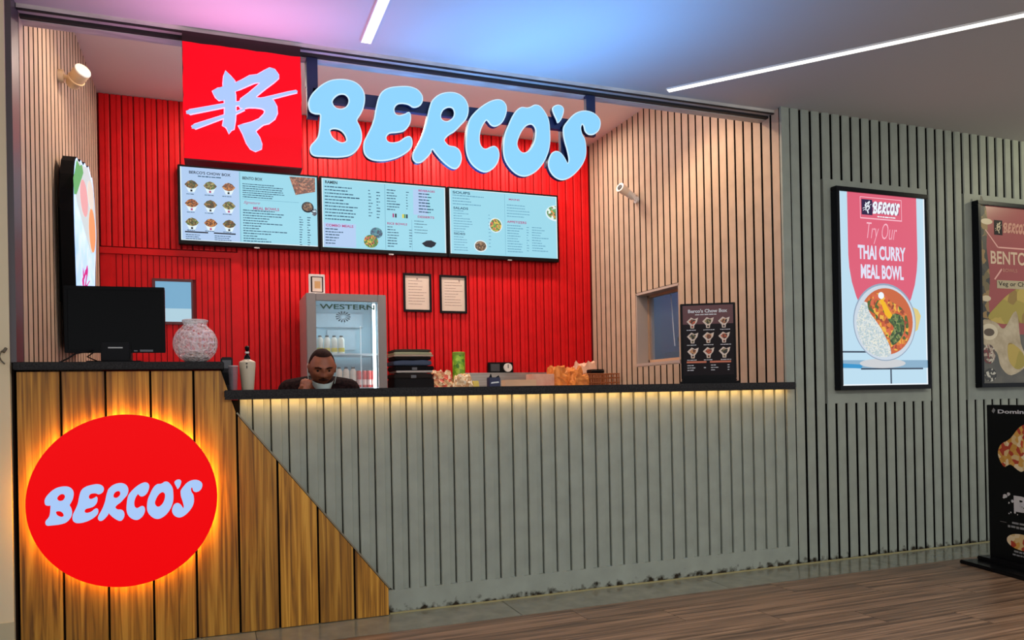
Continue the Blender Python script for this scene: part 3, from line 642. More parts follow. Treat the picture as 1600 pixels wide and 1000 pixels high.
for q in (("COMBO MEALS", 0.045, 0.26, 0.195, 0.215), ("RICE BOWLS", 0.535, 0.70, 0.240, 0.258), ("DESSERTS", 0.79, 0.93, 0.310, 0.328), ("BEVERAGES", 0.80, 0.94, 0.528, 0.545)): part('heading', text(MB(), *q, -0.0014, 0.025), M_MAG, t)
part('divider', MB().rect(0.518, 0.521, 0.04, 0.565, -0.0014).rect(0.738, 0.740, 0.04, 0.29, -0.0014), M_INKL, t)
part('side_bowl_picture', MB().ell(0.445, 0.165, 0.050, 0.044, -0.0014), food('teal_dish_lit', [(20,90,120),(30,120,140),(20,60,90),(60,140,150)], 70, 1.0), t)
part('salad_bowl_picture', MB().ell(0.40, 0.095, 0.058, 0.052, -0.0017), M_SALADE, t)
for x, c in ((0.60, M_INKD), (0.66, em('can_yellow', (230, 210, 60))), (0.675, em('can_green', (90, 150, 90))), (0.692, M_INKD), (0.58, M_MAG)):
    part('drink_can_picture', MB().rect(x, x+0.013, 0.300, 0.332, -0.0015), c, t)
part('dessert_picture', MB().flat([(0.82, 0.10), (0.85, 0.075), (0.90, 0.068), (0.93, 0.085), (0.945, 0.11), (0.90, 0.13), (0.86, 0.125)], -0.0015), M_INKD, t)

t, W, H = menu_screen(1.838, 2.860, 'right menu screen, with a dish picture in its middle and one at the right edge')
part('screen_edge', MB().rect(0.018, 0.025, 0.030, H-0.016, -0.0013).rect(W-0.022, W-0.014, 0.030, H-0.016, -0.0013).rect(0.018, W-0.014, H-0.022, H-0.016, -0.0013), M_WEDGE, t)
mb = MB()
lines(mb, 0.045, 0.40, 0.525, 4, 0.024, 0.008, -0.0014, rnd, 0.4); lines(mb, 0.05, 0.24, 0.395, 9, 0.0215, 0.0065, -0.0014, rnd, 0.4)
lines(mb, 0.05, 0.20, 0.175, 6, 0.022, 0.0065, -0.0014, rnd, 0.5)
lines(mb, 0.53, 0.75, 0.475, 5, 0.024, 0.0065, -0.0014, rnd, 0.4)
lines(mb, 0.53, 0.70, 0.300, 11, 0.0225, 0.007, -0.0014, rnd, 0.5); lines(mb, 0.76, 0.94, 0.295, 10, 0.0225, 0.007, -0.0014, rnd, 0.5)
for i in range(10): words(mb, 0.71, 0.735, 0.285-0.0225*i, 0.0065, -0.0014, rnd); words(mb, 0.36, 0.39, 0.37-0.03*i, 0.006, -0.0014, rnd)
part('menu_text', mb, M_INKL, t, kind='stuff')
for q in (("SOUPS", 0.045, 0.20, 0.535, 0.556), ("SALADS", 0.05, 0.18, 0.405, 0.425), ("SIDES", 0.05, 0.15, 0.190, 0.208)): part('heading', text(MB(), *q, -0.0014, 0.025), M_INK, t)
for q in (("APPETIZERS", 0.53, 0.71, 0.318, 0.338), ("MAINS", 0.55, 0.65, 0.515, 0.530)): part('heading', text(MB(), *q, -0.0014, 0.02), M_MAG, t)
part('divider', MB().rect(0.510, 0.512, 0.04, 0.565, -0.0014), M_INKL, t)
for nm, cx, cz, rx, rz, m_ in (('dish_picture', 0.425, 0.29, 0.052, 0.055, M_SALADE), ('dumpling_picture', 0.285, 0.105, 0.050, 0.042, MATS['dark_food_lit'])):
    d = part(nm, MB().ell(cx, cz, rx+0.008, rz+0.008, -0.0014), M_WEDGE, t); part('food', MB().ell(cx, cz, rx, rz, -0.0018), m_, d)
d = part('edge_dish_picture', MB().ell(W-0.022, 0.43, 0.10, 0.07, -0.0014, 20, math.pi/2, 3*math.pi/2), M_WEDGE, t)
part('food', MB().ell(W-0.022, 0.435, 0.088, 0.060, -0.0018, 20, math.pi/2, 3*math.pi/2), food('green_orange_lit', [(60,130,70),(210,140,70),(220,240,230),(120,60,40),(90,160,90)], 50, 1.0), d)
# ------------------------------------------------------------------ light boxes on the grey wall
def light_box(x0, x1, z0, z1, label):
    t = thing('light_box', label, 'poster', (x0, 0.0, z0))
    W, H = x1-x0, z1-z0
    f = MB().bbox(0, W, -0.05, -0.001, 0, 0.028, 0.003).bbox(0, W, -0.05, -0.001, H-0.028, H, 0.003).bbox(0, 0.028, -0.05, -0.001, 0.0275, H-0.0275, 0.003).bbox(W-0.022, W, -0.05, -0.001, 0.0275, H-0.0275, 0.003)
    part('frame', f, mat('box_frame', (24, 26, 30), 0.35, 0.3), t)
    part('backing', MB().box(0.02, W-0.02, -0.030, -0.001, 0.02, H-0.02), M_MATTBLACK, t)
    return t, W, H
t, W, H = light_box(3.567, 4.330, 1.045, 2.301, 'tall glowing pink and white poster box of a curry bowl on the grey wall')
Y0 = -0.036
a, b = 0.028, W-0.022
p = part('print', MB().rect(a, b, 0.028, H-0.028, Y0), em('poster_pale', (190, 222, 240)), t)
part('edge_glow', MB().rect(a, a+0.012, 0.028, H-0.028, Y0-0.0004).rect(b-0.010, b, 0.028, H-0.028, Y0-0.0004).rect(a, b, 0.028, 0.036, Y0-0.0004), em('poster_white', (240, 248, 255)), p)
pk = [(0.098, H-0.028), (0.098, 0.84), (0.104, 0.76), (0.122, 0.67), (0.155, 0.58), (0.19, 0.52), (0.57, 0.52), (0.61, 0.58), (0.645, 0.67), (0.664, 0.76), (0.672, 0.84), (0.672, H-0.028)]
part('pink_field', MB().flat(pk, Y0-0.0004), em('poster_pink', (222, 98, 122)), p)
part('table', MB().rect(a, b, 0.135, 0.185, Y0-0.0006), em('table_blue', (140, 176, 202)), p)
part('table_edge', MB().rect(0.18, 0.70, 0.126, 0.136, Y0-0.0009), em('table_dark', (60, 72, 90)), p)
part('table_edge', MB().rect(a, 0.46, 0.232, 0.242, Y0-0.0007), MATS['table_dark'], p)
part('table_edge', MB().rect(0.42, 0.432, 0.036, 0.126, Y0-0.0007), MATS['table_dark'], p)
part('blue_napkin', MB().flat([(a, 0.140), (0.18, 0.133), (0.20, 0.157), (0.03, 0.165)], Y0-0.0011), em('napkin_blue', (60, 150, 205)), p)
part('saucer', MB().ell(0.36, 0.165, 0.19, 0.030, Y0-0.0012), em('plate_white', (206, 208, 212)), p)
part('chip_pile', MB().flat([(0.58, 0.54), (0.665, 0.51), (0.69, 0.47), (0.66, 0.38), (0.60, 0.35), (0.58, 0.40)], Y0-0.0012), em('chip_yellow', (224, 202, 130)), p)
cx, cz = 0.384, 0.425
part('bowl_picture', MB().ell(cx, cz, 0.260, 0.245, Y0-0.0015, 44), em('bowl_grey', (150, 168, 190)), p)
part('bowl_rim', MB().ell(cx, cz-0.003, 0.252, 0.236, Y0-0.0016, 44), em('bowl_pale', (204, 216, 228)), p)
part('curry', MB().ell(cx+0.012, cz+0.005, 0.222, 0.210, Y0-0.0018, 44), em('curry_orange', (204, 106, 68)), p)
part('rice', outline(MB(), [[(0.150, 0.42), (0.175, 0.50), (0.215, 0.55), (0.27, 0.52), (0.31, 0.45), (0.36, 0.37), (0.42, 0.27), (0.42, 0.215), (0.34, 0.205), (0.25, 0.235), (0.18, 0.31)]], Y0-0.0021, 0), M_RICEE, p)
part('vegetables', outline(MB(), [[(0.25, 0.575), (0.32, 0.605), (0.38, 0.60), (0.44, 0.555), (0.52, 0.52), (0.57, 0.46), (0.58, 0.37), (0.55, 0.29), (0.47, 0.245), (0.41, 0.29), (0.37, 0.36), (0.31, 0.43), (0.25, 0.50)]], Y0-0.0024, 0), M_CURRYE, p)
part('mango_strip', MB().flat([(0.345, 0.565), (0.365, 0.575), (0.445, 0.47), (0.425, 0.445), (0.385, 0.47)], Y0-0.0027), em('mango_yellow', (244, 186, 40)), p)
part('leaves', outline(MB(), [[(0.41, 0.44), (0.46, 0.48), (0.53, 0.46), (0.545, 0.38), (0.50, 0.31), (0.44, 0.28), (0.42, 0.33), (0.455, 0.39)]], Y0-0.0026, 0), food('green_leaf_lit', [(40,84,36),(80,110,50),(28,56,30),(130,140,80),(60,80,40)], 75, 1.0), p)
part('radish', MB().ell(0.355, 0.592, 0.024, 0.022, Y0-0.0029, 16), MATS['poster_white'], p)
for q in ((0.20, 0.545, 1.070, 1.077), (0.20, 0.545, 1.203, 1.207), (0.20, 0.204, 1.077, 1.203), (0.541, 0.545, 1.077, 1.203)):
    part('logo_border', MB().rect(*q, Y0-0.0008), em('poster_lightpink', (250, 190, 206)), p)
part('logo_square', MB().rect(0.212, 0.300, 1.095, 1.192, Y0-0.0009), em('logo_navy', (52, 40, 74)), p)
mb = MB(); logo(mb, 0.220, 0.294, 1.103, 1.184, Y0-0.0012); part('logo_mark', mb, MATS['poster_white'], p)
part('name_shadow', MB().rect(0.300, 0.520, 1.108, 1.180, Y0-0.0009), em('logo_mauve', (150, 84, 120)), p)
part('name_mark', name_mark(MB(), 0.302, 0.530, 1.104, 1.186, Y0-0.0012), MATS['poster_white'], p)
mb = MB(); words(mb, 0.34, 0.50, 1.085, 0.008, Y0-0.0012, rnd); part('small_text', mb, MATS['poster_white'], p, kind='stuff')
part('script_text', text(MB(), "Try Our", 0.25, 0.50, 0.915, 1.050, Y0-0.0012, -0.014, 0, 0.35), MATS['poster_lightpink'], p)
M_TW = em('poster_textwhite', (226, 226, 246))
part('block_text', text(MB(), "THAI CURRY", 0.175, 0.570, 0.815, 0.905, Y0-0.0012, 0.035), M_TW, p)
part('block_text', text(MB(), "MEAL BOWL", 0.195, 0.550, 0.695, 0.785, Y0-0.0012, 0.035), M_TW, p)

t, W, H = light_box(4.778, 5.541, 1.045, 2.301, 'dim unlit reddish poster box at the right edge, showing wraps')
M_PR = mat('print_red', (158, 66, 62), 0.3); M_PCR = mat('print_cream', (214, 196, 160), 0.35)
p = part('print', MB().rect(a, b, 0.028, H-0.028, Y0), M_PR, t)
part('dark_side_print', outline(MB(), [[(a+0.003, 0.36), (0.13, 0.36), (0.10, 0.55), (0.115, 0.75), (0.09, 0.95), (0.105, 1.10), (0.085, H-0.03), (a+0.003, H-0.03)]], Y0-0.0004, 0), food('dim_table_print', [(70,66,54),(110,96,60),(52,52,44),(150,120,70)], 22), p)
part('dark_table_print', MB().rect(a, b, 0.028, 0.36, Y0-0.0005), mat('print_slate', (74, 74, 68), 0.4, noise=((8,8,8),(100,96,84))), p)
part('wrap_print', outline(MB(), [[(0.09, 0.47), (0.17, 0.55), (0.30, 0.64), (0.42, 0.68), (0.56, 0.63), (0.62, 0.50), (0.54, 0.42), (0.40, 0.44), (0.22, 0.43)]], Y0-0.0009, 0), food('wrap_yellow_print', [(168,150,58),(190,164,74),(150,120,50),(176,150,66)], 9), p)
part('paper_print', outline(MB(), [[(a+0.004, 0.45), (0.16, 0.44), (0.24, 0.40), (0.36, 0.52), (0.40, 0.30), (0.46, 0.16), (0.30, 0.08), (0.20, 0.14), (0.16, 0.24), (a+0.004, 0.30)]], Y0-0.0012, 0), mat('paper_print', (200, 184, 152), 0.4, noise=((12,12,12),(166,146,112))), p)
part('wrap_end_print', outline(MB(), [[(0.28, 0.30), (0.40, 0.25), (0.44, 0.16), (0.36, 0.12), (0.28, 0.18)]], Y0-0.0015, 0), MATS['wrap_yellow_print'], p)
part('sauce_cup_print', MB().ell(0.095, 0.375, 0.082, 0.055, Y0-0.0015), mat('cup_cream', (216, 202, 170), 0.35), p)
part('sauce_print', MB().ell(0.095, 0.372, 0.050, 0.026, Y0-0.0018), mat('sauce_dark', (84, 66, 40), 0.35), p)
part('onion_print', MB().ell(0.075, 0.60, 0.045, 0.020, Y0-0.0012), M_PCR, p)
part('salad_cup_print', MB().ell(0.09, 0.225, 0.06, 0.065, Y0-0.0018), food('salad_print', [(180,160,140),(120,50,50),(200,190,170),(90,70,60)], 60), p)
part('pepper_print', MB().ell(0.10, 0.085, 0.055, 0.045, Y0-0.0018), food('speck_print', [(60,60,56),(200,196,180),(30,30,30)], 70), p)
M_PPK = mat('print_pink', (232, 170, 158), 0.35)
part('chopstick_print', MB().flat([(0.08, 1.06), (0.084, 1.068), (0.200, 0.955), (0.194, 0.946)], Y0-0.0009), M_PPK, p)
part('line_print', MB().rect(0.200, 0.52, 0.945, 0.955, Y0-0.0009), M_PPK, p)
part('chopstick_print', MB().flat([(0.155, 0.735), (0.165, 0.728), (0.235, 0.800), (0.225, 0.808)], Y0-0.0009), M_PPK, p)
part('plate_print', MB().ell(0.095, 1.12, 0.055, 0.020, Y0-0.0009), M_PCR, p)
part('logo_square', MB().rect(0.165, 0.245, 1.035, 1.135, Y0-0.0008), mat('print_black', (34, 28, 28), 0.35), p)
mb = MB(); logo(mb, 0.173, 0.237, 1.045, 1.125, Y0-0.0012); part('logo_mark', mb, M_PCR, p)
part('name_mark', name_mark(MB(), 0.250, 0.490, 1.050, 1.125, Y0-0.0012), mat('print_tan', (204, 142, 120), 0.35), p)
part('block_text', text(MB(), "BENTO", 0.125, 0.47, 0.835, 0.925, Y0-0.0012, 0.02), mat('print_lettercream', (220, 188, 158), 0.35), p)
part('small_text', text(MB(), "BOWLS", 0.24, 0.38, 0.785, 0.808, Y0-0.0012, 0.0), MATS['print_tan'], p)
lb_ = part('label_strip', MB().rect(0.180, 0.60, 0.672, 0.728, Y0-0.0012), mat('print_khaki', (180, 164, 128), 0.35), p)
part('small_text', text(MB(), "Veg or Chicken", 0.195, 0.58, 0.680, 0.720, Y0-0.0016, 0.01), MATS['print_black'], lb_)

# ------------------------------------------------------------------ black pizza standee, lower right
ang = math.atan2(-0.983, -0.186)                 # direction of the face, left edge to right edge
t = thing('floor_standee', 'black floor standee with a pizza picture, standing before the grey wall at right', 'standee', (4.283, -0.462, 0), ang)
W, H = 0.62, 0.93
part('base', MB().bbox(-0.05, W+0.05, -0.17, 0.12, 0.0, 0.022, 0.005).bbox(-0.03, W+0.03, -0.07, 0.05, 0.022, 0.045, 0.006), mat('base_black', (22, 22, 24), 0.25, 0.3), t)
part('panel', MB().bbox(0, W, -0.006, 0.012, 0.045, H+0.012, 0.003), mat('panel_black', (13, 13, 15), 0.3), t)
Y1 = -0.0068
M_PW = mat('print_white', (206, 204, 204), 0.35)
mb = MB(); text(mb, "Domino's", 0.085, 0.345, 0.892, 0.916, Y1, 0.03); part('block_text', mb, M_PW, t)
part('emblem', MB().flat([(0.040, 0.905), (0.054, 0.925), (0.068, 0.911), (0.054, 0.892)], Y1), mat('print_midgrey', (140, 140, 140), 0.4), t)
part('pizza_picture', outline(MB(), [[(0.08, 0.65), (0.10, 0.71), (0.17, 0.75), (0.26, 0.83), (0.42, 0.84), (0.54, 0.76), (0.52, 0.64), (0.40, 0.60), (0.30, 0.60), (0.24, 0.565), (0.17, 0.60), (0.12, 0.585)]], Y1, 0), food('pizza_print', [(206,150,60),(180,60,34),(222,190,130),(236,214,170),(214,160,70)], 34), t)
part('pizza_topping', outline(MB(), [[(0.24, 0.72), (0.30, 0.81), (0.42, 0.80), (0.48, 0.70), (0.38, 0.66), (0.30, 0.68)]], Y1-0.0004, 0), food('topping_print', [(186,44,32),(214,80,40),(90,110,40),(222,180,90)], 30), t)
mb = MB(); text(mb, "B", 0.185, 0.30, 0.335, 0.425, Y1, 0.05)
for i in range(16):
    x, z = 0.14+random.uniform(0, 0.16), 0.31+random.uniform(0, 0.13); r = random.uniform(0.003, 0.010); mb.ell(x, z, r, r, Y1, 7)
for x, z, r in ((0.125, 0.415, 0.016), (0.150, 0.43, 0.012), (0.115, 0.405, 0.008)): mb.ell(x, z, r, r*0.7, Y1, 9)
part('splashed_letter', mb, M_PW, t)
mb = MB(); words(mb, 0.17, 0.42, 0.262, 0.013, Y1, rnd); words(mb, 0.14, 0.42, 0.238, 0.013, Y1, rnd); words(mb, 0.18, 0.28, 0.10, 0.012, Y1, rnd); words(mb, 0.17, 0.28, 0.082, 0.010, Y1, rnd)
mb.rect(0.085, 0.13, 0.262, 0.264, Y1); part('small_text', mb, MATS['print_midgrey'], t, kind='stuff')
part('side_pizza_picture', MB().ell(0.235, 0.165, 0.105, 0.046, Y1), MATS['pizza_print'], t)

# ------------------------------------------------------------------ table standee on the worktop
t = thing('table_standee', 'small black menu standee on the right end of the stone worktop', 'standee', (2.566, 0.155, 1.10), math.atan2(-0.155, 0.275))
W, H = 0.316, 0.458
part('base', MB().bbox(-0.012, W+0.012, -0.045, 0.035, 0.0, 0.014, 0.004).bbox(0.0, W, -0.02, 0.015, 0.014, 0.026, 0.003), M_BLACK, t)
part('panel', MB().bbox(0, W, -0.006, 0.010, 0.026, H+0.014, 0.003), M_BLACK, t)
p = part('print', MB().rect(0.014, W-0.014, 0.050, H+0.002, Y1), mat('print_darkbrown', (30, 22, 24), 0.3), t)
part('top_field', MB().rect(0.014, W-0.014, 0.395, H+0.002, Y1-0.0003).rect(0.014, W-0.014, 0.35, 0.395, Y1-0.0002), mat('print_maroon', (88, 24, 30), 0.35), p)
mb = MB(); text(mb, "Berco's Chow Box", 0.045, 0.270, 0.416, 0.438, Y1-0.0007, 0.035); words(mb, 0.085, 0.23, 0.402, 0.007, Y1-0.0007, rnd)
for r in range(3):
    for c in range(3): words(mb, 0.035+0.096*c, 0.10+0.096*c, 0.313-0.088*r, 0.005, Y1-0.0007, rnd)
for i in range(3): words(mb, 0.035, 0.09, 0.105-0.014*i, 0.006, Y1-0.0007, rnd); words(mb, 0.130, 0.145, 0.105-0.014*i, 0.006, Y1-0.0007, rnd); words(mb, 0.17, 0.215, 0.105-0.014*i, 0.006, Y1-0.0007, rnd); words(mb, 0.265, 0.280, 0.105-0.014*i, 0.006, Y1-0.0007, rnd)
part('menu_text', mb, M_PW, p, kind='stuff')
part('text_bar', MB().rect(0.032, 0.145, 0.122, 0.133, Y1-0.0007).rect(0.165, 0.285, 0.122, 0.133, Y1-0.0007), mat('print_orange', (206, 110, 76), 0.4), p)
fps = [food('chow_print_%d' % i, cs, 110) for i, cs in enumerate([[(150,60,30),(60,40,20),(200,90,50)], [(60,60,24),(150,130,80),(40,30,20)], [(120,60,30),(200,140,90),(50,30,20)]])]
for r in range(3):
    for c in range(3):
        cx, cz = 0.068+0.090*c, 0.362-0.088*r
        b_ = part('food_box_picture', MB().flat([(cx-0.032, cz+0.004), (cx-0.006, cz+0.028), (cx+0.012, cz+0.018), (cx+0.034, cz+0.026), (cx+0.028, cz+0.002), (cx+0.012, cz-0.018), (cx+0.010, cz-0.036), (cx-0.010, cz-0.036), (cx-0.012, cz-0.018)], Y1-0.0006), mat('print_boxwhite', (222, 200, 180), 0.4), p)
        part('food', MB().flat([(cx-0.020, cz+0.004), (cx-0.004, cz+0.018), (cx+0.020, cz+0.014), (cx+0.016, cz-0.006), (cx, cz-0.014)], Y1-0.0009).rect(cx-0.005, cx+0.006, cz-0.032, cz-0.020, Y1-0.0009), fps[(r+c) % 3], b_)

# ------------------------------------------------------------------ bowl-shaped light box on the left wall
t = thing('food_box_sign', 'glowing light blue sign shaped like a filled food box, on the left slatted wall', 'sign', (-0.765, 1.15, 1.35))
shape = [(0.90, 1.36), (0.86, 1.45), (0.825, 1.75), (0.80, 2.05), (0.805, 2.17), (0.82, 2.25), (0.83, 2.27), (0.86, 2.33), (0.92, 2.37), (0.99, 2.355), (1.05, 2.395), (1.13, 2.385), (1.19, 2.42), (1.28, 2.41), (1.33, 2.44),
         (1.42, 2.40), (1.47, 2.41), (1.53, 2.33), (1.56, 2.24), (1.60, 2.12), (1.585, 2.03), (1.53, 1.85), (1.49, 1.62), (1.45, 1.42), (1.40, 1.36)]
# outlines are drawn in (Y, Z) on the wall and stand off it towards +X
def wallpoly(mb, pts, x0, x1):
    a = sum(pts[i][0]*pts[(i+1)%len(pts)][1]-pts[(i+1)%len(pts)][0]*pts[i][1] for i in range(len(pts)))
    if a < 0: pts = pts[::-1]
    n = len(pts)
    if x1 is None: return mb.add([(x0, y, z) for y, z in pts], [tuple(range(n))])
    return mb.add([(x0, y, z) for y, z in pts]+[(x1, y, z) for y, z in pts], [tuple(range(n-1, -1, -1)), tuple(range(n, 2*n))]+[(i, (i+1)%n, (i+1)%n+n, i+n) for i in range(n)])
part('casing', wallpoly(MB(), shape, -0.735, -0.672), M_MATTBLACK, t, world=True)
part('spacer', MB().box(XL+0.0, -0.735, 0.95, 1.0, 1.6, 2.1).box(XL, -0.735, 1.25, 1.3, 1.6, 2.1), M_MATTBLACK, t, world=True)
f = part('face', wallpoly(MB(), [tuple(q) for q in smooth_loop([(1.15+(y-1.15)*0.985, 1.9+(z-1.9)*0.99) for y, z in shape], 2)], -0.6715, -0.669), mat('sign_lightblue', (150,190,234), 0.3, emit=(150, 192, 236), noise=((9,9,9),(178, 208, 246))), t, world=True)
def blob(cy, cz, ry, rz, n=18): return [(cy+ry*math.cos(2*math.pi*i/n), cz+rz*math.sin(2*math.pi*i/n)) for i in range(n)]
part('food_field', wallpoly(MB(), [(0.80, 2.20), (0.84, 2.28), (0.92, 2.355), (1.10, 2.375), (1.30, 2.42), (1.50, 2.34), (1.57, 2.15), (1.57, 2.05), (1.50, 1.97), (1.35, 1.93), (1.10, 2.03), (0.88, 2.12)], -0.6685, None), em('sign_cream', (206, 224, 226)), f, world=True)
part('lettuce', wallpoly(MB(), [(0.78, 2.22), (0.84, 2.275), (0.90, 2.35), (1.00, 2.345), (1.08, 2.375), (1.12, 2.34), (1.00, 2.25), (0.88, 2.16), (0.80, 2.14)], -0.668, None), em('lettuce_green', (70, 180, 110)), f, world=True)
part('prawn', wallpoly(MB(), blob(1.13, 2.20, 0.14, 0.10), -0.6677, None), em('prawn_pink', (236, 176, 178)), f, world=True, label='pinkish white prawn')
part('prawn', wallpoly(MB(), blob(1.42, 2.08, 0.13, 0.13), -0.6677, None), em('prawn_orange', (244, 164, 112)), f, world=True, label='orange prawn')
part('dumpling', wallpoly(MB(), blob(1.38, 2.28, 0.12, 0.08), -0.6677, None), em('dumpling_cream', (232, 226, 214)), f, world=True)
mb = MB()
for i in range(5):
    m0 = MB(); outline(m0, LOGO[str(i)], 0, 0, k=1)
    mb.add([(-0.6680, 0.93+(x-LX0)/(LX1-LX0)*0.36, 1.52+(z-LZ0)/(LZ1-LZ0)*0.32) for x, y, z in m0.v], m0.f)
part('emblem', mb, em('emblem_magenta', (214, 50, 140)), f, world=True)

# ------------------------------------------------------------------ monitor
t = thing('monitor', 'black desktop monitor standing on the raised stone top', 'monitor', (-0.42, 0.18, 1.228), math.radians(-4))
part('screen_housing', MB().bbox(-0.205, 0.205, 0.0, 0.035, 0.055, 0.352, 0.006), mat('glossy_black', (5, 5, 6), 0.2), t)
part('bezel', MB().bbox(-0.207, 0.207, -0.004, 0.008, 0.052, 0.07, 0.002).bbox(-0.207, 0.207, -0.004, 0.008, 0.337, 0.354, 0.002).bbox(-0.207, -0.192, -0.004, 0.008, 0.066, 0.340, 0.002).bbox(0.192, 0.207, -0.004, 0.008, 0.066, 0.340, 0.002), M_BLACK, t)
part('stand', MB().bbox(-0.062, 0.062, -0.012, 0.05, 0.012, 0.10, 0.006), mat('stand_black', (24, 24, 26), 0.4), t)
part('foot', MB().bbox(-0.115, 0.115, -0.06, 0.12, 0.0, 0.014, 0.005), M_BLACK, t)
mb = MB(); mb.rect(-0.03, 0.03, 0.072, 0.078, -0.0125); part('maker_badge', mb, M_ALU, t)
part('control_sticker', MB().rect(0.10, 0.155, 0.057, 0.066, -0.0045).rect(0.075, 0.09, 0.058, 0.064, -0.0045), mat('sticker_grey', (100, 104, 108), 0.4), t)
single('power_cable', MB().tube([(-0.47, 0.22, 1.31), (-0.535, 0.16, 1.285), (-0.575, 0.12, 1.272), (-0.60, 0.10, 1.25), (-0.63, 0.08, 1.232)], 0.0035).tube([(-0.50, 0.24, 1.30), (-0.53, 0.14, 1.26), (-0.48, 0.10, 1.235), (-0.43, 0.095, 1.2315)], 0.003),
       mat('cable_black', (26, 22, 20), 0.5), 'thin cables looping down beside the foot of the black monitor', 'cable')

# ------------------------------------------------------------------ cut-glass bowl
M_CUT = bpy.data.materials.new('cut_glass'); M_CUT.use_nodes = True
nt = M_CUT.node_tree; b_ = nt.nodes['Principled BSDF']; b_.inputs['Base Color'].default_value = (0.95, 0.93, 0.93, 1); b_.inputs['Roughness'].default_value = 0.08; b_.inputs['Alpha'].default_value = 0.5
tc = nt.nodes.new('ShaderNodeTexCoord'); v = nt.nodes.new('ShaderNodeTexVoronoi'); v.inputs['Scale'].default_value = 75; nt.links.new(tc.outputs['Object'], v.inputs['Vector'])
bp = nt.nodes.new('ShaderNodeBump'); bp.inputs['Strength'].default_value = 1.0; bp.inputs['Distance'].default_value = 0.01; nt.links.new(v.outputs['Distance'], bp.inputs['Height']); nt.links.new(bp.outputs[0], b_.inputs['Normal'])
r_ = nt.nodes.new('ShaderNodeMapRange'); r_.inputs['From Min'].default_value = 0.1; r_.inputs['From Max'].default_value = 0.6; r_.inputs['To Min'].default_value = 0.08; r_.inputs['To Max'].default_value = 0.62
nt.links.new(v.outputs['Distance'], r_.inputs[0]); nt.links.new(r_.outputs[0], b_.inputs['Alpha'])
t = thing('glass_bowl', 'round cut-glass jar with a short neck, right of the black monitor', 'jar', (-0.085, 0.16, 1.228))
R_ = 0.098
prof = [(0.035, 0.0)]+[(R_*math.sin(a_), R_*0.97-R_*0.97*math.cos(a_)) for a_ in [math.radians(q) for q in range(24, 150, 7)]]+[(0.050, 0.183), (0.056, 0.198), (0.056, 0.203), (0.051, 0.203)]
part('body', MB().lathe(prof, n=40, cap=False), M_CUT, t, smooth=True)
part('rim', MB().lathe([(0.052, 0.197), (0.057, 0.199), (0.057, 0.204), (0.052, 0.206)], n=32, cap=False), mat('rim_glass', (235, 215, 215), 0.1, alpha=0.7), t, smooth=True)
part('paper_slips', MB().lathe([(0.02, 0.006), (0.05, 0.012), (0.06, 0.03), (0.045, 0.05), (0.02, 0.055)], n=9), mat('paper_slip', (196, 176, 170), 0.8, noise=((60,60,60),(110,60,60))), t, kind='stuff')

# ------------------------------------------------------------------ small things on the long worktop
t = thing('sauce_bottle', 'cream tapered bottle with a black dosing cap, left end of the long worktop', 'bottle', (0.143, 0.16, 1.10))
part('body', MB().lathe([(0.026, 0.0), (0.028, 0.004), (0.037, 0.115), (0.0375, 0.135), (0.034, 0.139), (0.016, 0.148), (0.014, 0.15)], n=28), mat('cream_plastic', (214, 200, 172), 0.35), t, smooth=True)
part('cap', MB().lathe([(0.014, 0.149), (0.015, 0.153), (0.011, 0.168), (0.006, 0.172), (0.006, 0.19), (0.010, 0.196), (0.010, 0.208), (0.004, 0.214)], n=18), M_BLACK, t, smooth=True)
part('cap_ring', MB().lathe([(0.0075, 0.176), (0.0095, 0.178), (0.0095, 0.184), (0.0075, 0.186)], n=16), M_WHITE, t)
part('printed_mark', MB().ell(-0.004, 0.127, 0.005, 0.004, -0.0378).rect(-0.006, -0.001, 0.104, 0.118, -0.0375), mat('bottle_print', (60, 50, 36), 0.5), t)
t = thing('glass_tumbler', 'small clear glass beside the cream bottle on the worktop', 'glass', (0.078, 0.11, 1.10))
part('body', MB().lathe([(0.016, 0.0), (0.017, 0.003), (0.021, 0.075), (0.022, 0.115), (0.0205, 0.115), (0.0185, 0.07), (0.015, 0.006), (0.001, 0.006)], n=24, cap=False), mat('tumbler_glass', (150, 140, 145), 0.05, alpha=0.3), t, smooth=True)
part('rim', MB().lathe([(0.0205, 0.113), (0.0222, 0.113), (0.0222, 0.117), (0.0205, 0.117)], n=24, cap=False), mat('rim_pale', (214, 200, 200), 0.2), t)
t = thing('card_reader', 'small dark card reader leaning at the side of the wooden counter', 'card reader', (0.052, 0.26, 1.10))
part('body', MB().bbox(-0.028, 0.028, -0.014, 0.014, 0.0, 0.165, 0.006), mat('reader_grey', (46, 44, 46), 0.4), t)
part('display', MB().rect(-0.020, 0.020, 0.11, 0.15, -0.0145), mat('reader_display', (90, 90, 92), 0.2), t)
part('key_pad', MB().rect(-0.020, 0.020, 0.03, 0.09, -0.0145), M_BLACK, t)
t = thing('napkin_box', 'tiny dark blue box on the worktop, below the wall socket', 'box', (1.405, 0.20, 1.10))
part('body', MB().bbox(-0.033, 0.033, -0.02, 0.02, 0.0, 0.052, 0.003), mat('box_navy', (20, 24, 66), 0.4), t)
part('print', MB().flat([(-0.022, 0.018), (0.024, 0.022), (0.022, 0.030), (-0.020, 0.026)], -0.0206), M_WHITE, t)
part('flap', MB().flat([(-0.030, 0.052), (-0.012, 0.052), (-0.019, 0.074)], -0.012).flat([(0.008, 0.052), (0.031, 0.052), (0.026, 0.064)], -0.012), mat('flap_black', (14,14,20), 0.5), t)
